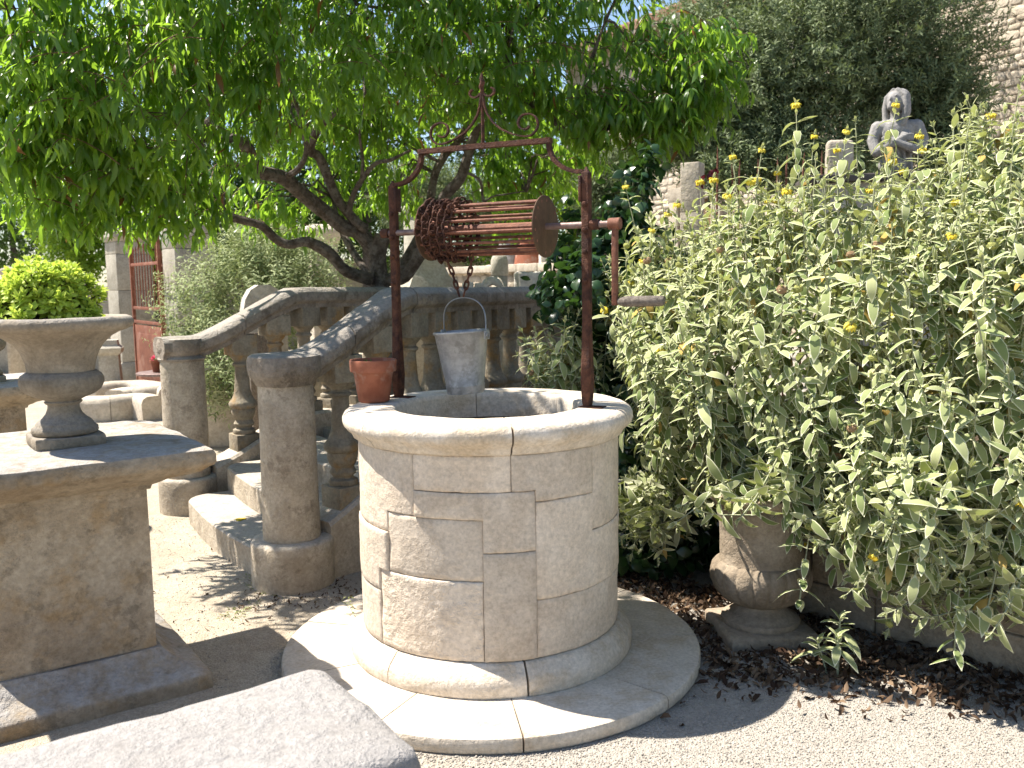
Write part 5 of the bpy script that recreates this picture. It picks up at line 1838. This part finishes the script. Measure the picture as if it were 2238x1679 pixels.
def gate_leaf(p0, p1, zt0, zt1, label, n=9):
    """p0, p1: ground points of the two stiles"""
    p0, p1 = Vector(p0), Vector(p1)
    L = (p1 - p0).length
    r = thing('iron_gate', label, 'gate', (p0.x, p0.y, GZ), atan2((p1 - p0).y, (p1 - p0).x), 'leaves of the rusty gate')
    for x, h in ((0, zt0), (L, zt1)):
        obj('stile', mesh('stile', *rbox(.022, .022, h / 2, .005), True), M['gate'], r, (x, 0, h / 2 + .03))
    for z in (.06, 1.02, 1.22, zt0 - .28):
        obj('rail', mesh('rail', *rbox(L / 2 - .024, .014, .022, .004), True), M['gate'], r, (L / 2, 0, z + .03))
    for i in range(n):
        x = L * (i + 1) / (n + 1)
        h = zt0 + (zt1 - zt0) * (i + 1) / (n + 1) * .5
        obj('bar', Geo().add(tube([(x, 0, 1.27), (x, 0, h - .08)], .009, 6)).add(lathe([(.009, h - .08), (.017, h - .06), (.001, h)], 6), T((x, 0, 0))).me('bar'), M['gate'], r)
    pn = obj('panel', mesh('panel', *rbox(L / 2 - .026, .006, .45, .003), True), M['gate'], r, (L / 2, 0, .56))
    obj('panel_moulding', mesh('panel_moulding', *rbox(L / 2 - .12, .010, .33, .006), True), M['gate'], pn)
    return r


gate_leaf(xy(288, 13.4), xy(349, 12.2), 2.12, 2.30, 'rust red iron gate leaf with spear bars standing open')
gate_leaf(xy(352, 15.6), xy(378, 15.0), 2.15, 2.15, 'second rust red gate leaf half hidden behind the right pillar', 4)

# ------------------------------------------------------------------ fountain basin, table with pots
kb = [(-.14, 0), (-.15, .20), (-.13, .255), (-.08, .285), (.08, .285), (.13, .255), (.15, .20), (.14, 0)]
ft = thing('fountain_basin', 'low pale stone fountain basin with curving kerb behind the urn', 'fountain', (0, 0, 0))


def gpt(px, py, z=GZ):
    ray = FW + RT * ((px - CW / 2) / CF) - UP * ((py - CH / 2) / CF)
    return CAM + ray * ((z - CAM.z) / ray.z)


def curve(P, n=48):
    Q = []
    m = len(P)
    for i in range(m - 1):
        p0, p1, p2, p3 = P[max(i - 1, 0)], P[i], P[i + 1], P[min(i + 2, m - 1)]
        for k in range(n):
            t = k / n
            Q.append(.5 * ((2 * p1) + (p2 - p0) * t + (2 * p0 - 5 * p1 + 4 * p2 - p3) * t * t + (3 * p1 - p0 - 3 * p2 + p3) * t ** 3))
    return Q + [P[-1]]


KP = [(120, 872), (180, 868), (240, 866), (300, 861), (335, 866)]
Kf = curve([gpt(x, y, .225) for x, y in KP])
Kb = curve([gpt(x, y, .225) for x, y in ((190, 842), (250, 834), (300, 832), (350, 838), (372, 846))])
Km = curve([gpt(x, y, .225) for x, y in ((250, 853), (275, 848), (310, 846), (345, 842))])
for pth in (Kf, Kb, Km):
    n = len(pth) // 2
    for a, b in ((0, n), (n, len(pth) - 1)):
        seg = [Vector((p.x, p.y, GZ)) for p in pth[a:b + 1]]
        if a: seg[0] = seg[0].lerp(seg[1], .01)
        obj('kerb_stone', sharp(mesh('kerb_stone', *sweep(kb, seg)), 45), M['pale_stone'], ft)
px_, py_ = xy(228, 12.6)
fp2 = thing('stone_pier', 'low moulded stone pier beside the left gate pillar', 'pier', (px_, py_, GZ), radians(15))
obj('shaft', sharp(mesh('shaft', *square_loft([(.16, 0), (.15, .08), (.13, .62)], 5)), 40), M['pillar_stone'], fp2)
obj('cap', sharp(mesh('cap', *square_loft([(.13, .6205), (.17, .66), (.18, .72), (.13, .76), (.12, .83)], 5)), 40), M['pillar_stone'], fp2)

tx, ty = xy(346, 9.0)
tb = thing('round_table', 'small round metal garden table beside the far newel post', 'table', (tx, ty, GZ))
obj('top', sharp(mesh('top', *lathe([(0, .695), (.25, .695), (.262, .700), (.262, .716), (.25, .722), (0, .722)], 36)), 40), M['axle'], tb)
obj('stem', mesh('stem', *lathe([(.03, .03), (.02, .1), (.018, .35), (.028, .37), (.018, .39), (.018, .62), (.05, .694)], 12)), M['dark_slab'], tb)
for i in range(3):
    a = i * 2.094 + .3
    obj('foot', Geo().add(tube([(.0, 0, .10), (.12 * cos(a), .12 * sin(a), .07), (.22 * cos(a), .22 * sin(a), .012)], [.014, .012, .010], 6)).me('foot'), M['dark_slab'], tb)
for px, d, s, colm, lab in ((331, 8.95, .8, 'pink', 'small terracotta pot with pink flowers on the round table'), (357, 8.9, 1.15, 'lime', 'larger terracotta pot with yellow green plant on the round table')):
    qx, qy = xy(px, d)
    r = thing('terracotta_pot', lab, 'flower pot', (qx, qy, GZ + .7235), 0, 'pots on the round table')
    obj('body', sharp(mesh('body', *lathe([(0, 0), (.05 * s, 0), (.072 * s, .115 * s), (.082 * s, .118 * s), (.084 * s, .15 * s), (.075 * s, .15 * s), (.070 * s, .12 * s), (0, .118 * s)], 24)), 45), M['terracotta'], r)
    fo = Foliage([leaf_tmpl(.035, .022, .8, .2, 2, .6, .3)], M[colm])
    for i in range(70):
        q = inball(); q.z = abs(q.z)
        fo.leaf(Vector((qx, qy, GZ + .7235 + .145 * s)) + q * .05 * s, q + UPV * .4, UPV + rdir() * .4, rnd(.6, 1.1))
    fo.build(r, 0, 'leaf', 'blossom' if colm == 'pink' else 'foliage')

# ------------------------------------------------------------------ pale things between the far balusters
x0, y0 = xy(560, 8.9)
lwall = thing('pale_wall', 'low pale rendered wall seen between the far balusters', 'wall', (x0, y0, GZ), radians(8))
obj('body', mesh('body', *rbox(.75, .12, .36, .01, .003), True), M['pale_stone'], lwall, (0, 0, .36))
obj('coping', mesh('coping', *rbox(.78, .17, .035, .02, .003), True), M['white_stone'], lwall, (0, 0, .756))
x0, y0 = xy(572, 8.0)
zs = zat(572, 623, 8.0) - GZ
chs = thing('stone_headpiece', 'pale stone slab with rounded top rising behind the far handrail', 'stone slab', (x0, y0, GZ), radians(30))
prof = [(-.19, 0), (.19, 0), (.19, zs - .22), (.17, zs - .12), (.12, zs - .04), (.05, zs), (-.05, zs), (-.12, zs - .04), (-.17, zs - .12), (-.19, zs - .22)]
vA = [(x, -.06, z) for x, z in prof] + [(x, .06, z) for x, z in prof]
nP = len(prof)
obj('slab', sharp(mesh('slab', vA, [tuple(range(nP)), tuple(range(2 * nP - 1, nP - 1, -1))] + [(i, (i + 1) % nP, nP + (i + 1) % nP, nP + i) for i in range(nP)]), 40), M['white_stone'], chs)
x0, y0 = xy(572, 7.75)
wp = thing('wood_panel', 'weathered wooden slat panel glimpsed between the far balusters', 'panel', (x0, y0, GZ), radians(25))
for i in range(5):
    obj('slat', mesh('slat', *rbox(.024, .01, .58, .003, .002, .2, i)), M['wood'], wp, (-.11 + i * .053, 0, .585))

# ------------------------------------------------------------------ plants of the background
lance = [diamond(.078, .021), diamond(.068, .018, .5)]
sil = [leaf_tmpl(.060, .016, .8, .3, 2), leaf_tmpl(.050, .015, .3, .3, 2), leaf_tmpl(.066, .017, 1.3, .3, 2)]
bxx, byy = xy(560, 9.2)
c0 = lambda px, py, d: at(px, py, d)
sprig_tree('silver_bush', 'broad silvery green bush behind the far handrail', (bxx, byy, GZ), [([(bxx, byy, GZ), (bxx + .05, byy, .6)], .04, .02)],
           [(c0(560, 640, 9.0), (.62, .6, .62), 380), (c0(440, 690, 8.9), (.40, .4, .52), 190), (c0(660, 600, 9.3), (.5, .5, .42), 230), (c0(600, 560, 9.4), (.45, .45, .36), 190), (c0(470, 800, 8.6), (.3, .3, .4), 100), (c0(520, 800, 8.4), (.5, .3, .4), 100)],
           sil, M['silver'], M['olive_bark'], 300, 22, .40, 1.2, None, 'bush', .55, 0, .9)

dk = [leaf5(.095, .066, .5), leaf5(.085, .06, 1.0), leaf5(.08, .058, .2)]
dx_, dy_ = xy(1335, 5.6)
sprig_tree('dark_shrub_and_shaded_sage', 'dark glossy broad leaved shrub behind the right windlass post, lower leaves coloured dark as shaded sage', (dx_, dy_, GZ), [([(dx_, dy_, GZ), (dx_ + .03, dy_, 1.2), (dx_ + .14, dy_, 2.1)], .016, .006), ([(dx_, dy_, GZ), (dx_ - .2, dy_, 1.3), (dx_ - .30, dy_, 1.65)], .012, .005), ([(dx_, dy_, .5), (dx_ + .16, dy_ + .1, 1.6), (dx_ + .27, dy_ + .1, 2.15)], .012, .005)],
           [(c0(1330, 560, 5.6), (.30, .28, .30), 120), (c0(1300, 660, 5.6), (.30, .3, .30), 130), (c0(1375, 450, 5.6), (.18, .20, .24), 46), (c0(1418, 365, 5.6), (.09, .1, .12), 13), (c0(1225, 555, 5.7), (.12, .12, .09), 10), (c0(1235, 630, 5.6), (.18, .2, .12), 24), (c0(1240, 470, 5.7), (.05, .05, .10), 5), (c0(1430, 640, 5.6), (.28, .25, .35), 110), (c0(1350, 780, 5.5), (.3, .25, .3), 90), (c0(1270, 640, 5.15), (.22, .2, .22), 70), (c0(1440, 900, 5.3), (.34, .3, .36), 130), (c0(1430, 1060, 5.2), (.36, .3, .34), 120), (c0(1430, 1190, 5.0), (.36, .3, .22), 90), (c0(1560, 1150, 4.9), (.3, .25, .3), 70), (c0(1500, 780, 5.3), (.3, .3, .4), 90)],  # low clumps right of the well stand for sage, shade put into leaf colour
           [leaf5(.085, .058, .5), leaf5(.076, .053, 1.0), leaf5(.07, .05, .2)], M['dark_leaf_sage_shade'], M['green_stem'], 300, 5, .15, .1, None, 'shrub', .3, .35)
# dark red sprig above it
sprig_tree('red_leaved_sprig', 'dark red leaved sprig against the pale pier', (*xy(1540, 6.0), .42), [([(*xy(1540, 6.0), .42), tuple(at(1545, 480, 6.0)), tuple(at(1552, 390, 6.0))], .006, .003)],
           [(at(1535, 398, 6.0), .03, 3), (at(1556, 382, 6.0), .025, 3)], [leaf5(.04, .03, .6)], M['red_leaf'], M['green_stem'], 0, 4, .05, .1, None, 'plant')

ob = M['olive_bark']
b1 = Vector((*xy(1800, 10.6), .42))
sprig_tree('olive_tree', 'large grey green olive tree before the stone house', b1, [([b1, b1 + Vector((.1, 0, 1.2)), b1 + Vector((-.2, .1, 2.6)), b1 + Vector((-.3, .1, 4))], .2, .08), ([b1 + Vector((.1, 0, 1.2)), b1 + Vector((.9, .2, 2.4)), b1 + Vector((1.3, .3, 3.6))], .11, .04)],
           [(c0(1790, 120, 10.2), (1.15, 1.0, 1.05), 1500), (c0(1960, 120, 10.2), (1.0, .9, 1.05), 1300), (c0(1620, 190, 10.2), (.85, .8, .75), 950), (c0(2040, 230, 10.0), (.55, .6, .60), 520), (c0(1560, 60, 10.6), (.7, .7, .5), 420), (c0(1900, -120, 10.4), (1.3, 1.1, .9), 700), (c0(1540, 300, 10.0), (.55, .5, .42), 420), (c0(1680, 300, 10), (.5, .5, .35), 330), (c0(1480, 300, 9.9), (.35, .35, .3), 180), (c0(1590, 370, 9.7), (.4, .4, .28), 260), (c0(1720, 360, 9.7), (.45, .4, .28), 280), (c0(1850, 340, 9.7), (.45, .4, .32), 280), (c0(2060, 330, 9.8), (.38, .4, .38), 240)],
           lance, M['olive'], ob, 0, 16, .32, .25, None, 'tree', .35)
b2 = Vector((*xy(1345, 12.5), .42))
sprig_tree('young_olive', 'small pale olive tree against the rubble wall above the right post', b2, [([b2, b2 + Vector((0, 0, 1.3)), b2 + Vector((.05, 0, 2.6))], .07, .03)],
           [(c0(1345, 390, 12.5), (.45, .45, .45), 420), (c0(1300, 430, 12.5), (.35, .35, .4), 250), (c0(1400, 340, 12.4), (.35, .35, .25), 200)], lance, M['olive'], ob, 0, 14, .3, .4)
b3 = Vector((*xy(905, 13), GZ))
sprig_tree('grey_olive', 'grey green olive seen through the peach limbs behind the left post', b3, [([b3, b3 + Vector((0, 0, 2.2))], .08, .04)],
           [(c0(905, 430, 13), (.6, .5, .55), 520), (c0(1010, 440, 13.4), (.6, .5, .5), 420), (c0(1120, 470, 13.4), (.5, .5, .4), 260)], lance, M['olive'], ob, 0, 14, .3, .4)

broad = [diamond(.11, .06, .2), diamond(.09, .05, .4), diamond(.10, .045, .1)]
kinds = [
    ('lime_tree', 'bright lime green tree left of the gate pillar', 170, 20.0, [(160, 500, 20, .95, 420), (200, 420, 20, .9, 360), (120, 430, 20, .9, 340), (185, 550, 20, .7, 260)], 'lime'),
    ('dark_tree', 'dark green tree at the far left edge behind the lime tree', 30, 23.0, [(30, 450, 23, 1.4, 460), (-70, 430, 23, 1.4, 380), (70, 380, 23, 1.1, 340), (20, 540, 23, .9, 220)], 'laurel'),
    ('hedge_tree', 'green tree between the two gate pillars', 335, 21, [(335, 520, 21, .9, 360), (345, 420, 21, 1.0, 320), (330, 600, 21, .8, 300)], 'lime'),
    ('hedge_tree', 'dense green tree behind the right gate pillar and silver bush', 520, 17, [(500, 500, 17, 1.0, 460), (590, 480, 17, 1.0, 440), (450, 430, 17, .9, 320)], 'laurel'),
    ('hedge_tree', 'green tree behind the capped pillar', 690, 18, [(680, 500, 18, 1.0, 420), (760, 440, 18, 1.0, 360), (620, 400, 18, .9, 300)], 'laurel'),
    ('hedge_tree', 'mid green tree behind the peach trunk', 860, 20, [(830, 500, 20, 1.0, 360), (930, 470, 20, 1.1, 380), (1050, 480, 20, 1.1, 380)], 'laurel'),
    ('tall_tree', 'tall leafy tree far behind the left part of the peach crown', 300, 17, [(250, 250, 17, 1.5, 420), (420, 120, 17, 1.6, 420), (120, 120, 17, 1.6, 360), (420, 330, 17, 1.1, 300)], 'laurel'),
    ('tall_tree', 'tall leafy tree far behind the middle of the peach crown', 800, 18, [(700, 230, 18, 1.4, 400), (860, 90, 18, 1.6, 400), (620, 60, 18, 1.4, 340), (960, 260, 18, 1.3, 360), (800, 350, 18, 1.0, 260)], 'laurel'),
    ('tall_tree', 'tall leafy tree far behind the right part of the peach crown', 1110, 18, [(1100, 230, 18, 1.3, 360), (1160, 330, 18, 1.0, 260), (1080, 60, 18, 1.2, 300)], 'laurel'),
    ('hedge_tree', 'light green tree above the garden wall', 1180, 18, [(1120, 500, 18, .8, 320), (1230, 470, 18, .9, 360)], 'lime'),
]
for nm, lab, px, d, bl, mk in kinds:
    b = Vector((*xy(px, d), GZ))
    top = at(px, bl[0][1], d).z
    sprig_tree(nm, lab, b, [([b, b + Vector((.05, 0, top * .6)), b + Vector((0, 0, top + .2))], .12, .05)],
               [(at(x, y, dd), r, n) for x, y, dd, r, n in bl], broad, M[mk], ob, 0, 9, .4, .3, 'trees beyond the garden', 'tree', .45)

# far boundary wall and small pier at the left
wx0, wx1 = Vector(xy(-250, 17.0)), Vector(xy(262, 17.0))
fw_ = thing('boundary_wall', 'low pale boundary wall across the garden at far left', 'wall', ((wx0.x + wx1.x) / 2, (wx0.y + wx1.y) / 2, GZ), atan2((wx1 - wx0).y, (wx1 - wx0).x))
LWW = (wx1 - wx0).length / 2
obj('body', mesh('body', *rbox(LWW, .2, .72, .01, .003, .5), True), M['pillar_stone'], fw_, (0, 0, .72))
obj('coping', mesh('coping', *rbox(LWW + .05, .27, .06, .02, .003, .5), True), M['pale_stone'], fw_, (0, 0, 1.5015))
x0, y0 = xy(30, 15.0)
fpp = thing('stone_post', 'short pale stone post behind the plant at the left edge', 'post', (x0, y0, GZ), radians(20))
obj('shaft', mesh('shaft', *square_loft([(.17, 0), (.16, 1.75)], 5)), M['pale_stone'], fpp)
obj('cap', mesh('cap', *square_loft([(.16, 1.7505), (.2, 1.8), (.2, 1.86), (.1, 1.9)], 5)), M['pale_stone'], fpp)
wx0, wx1 = Vector(xy(440, 22.0)), Vector(xy(1290, 22.0))
fw2 = thing('far_wall', 'distant pale garden wall below the trees behind the well', 'wall', ((wx0.x + wx1.x) / 2, (wx0.y + wx1.y) / 2, GZ), atan2((wx1 - wx0).y, (wx1 - wx0).x))
LWW = (wx1 - wx0).length / 2
obj('body', mesh('body', *rbox(LWW, .2, 1.0, .01, .003, .5), True), M['pillar_stone'], fw2, (0, 0, 1.0))
obj('coping', mesh('coping', *rbox(LWW + .05, .27, .06, .02, .003, .5), True), M['pale_stone'], fw2, (0, 0, 2.0615))
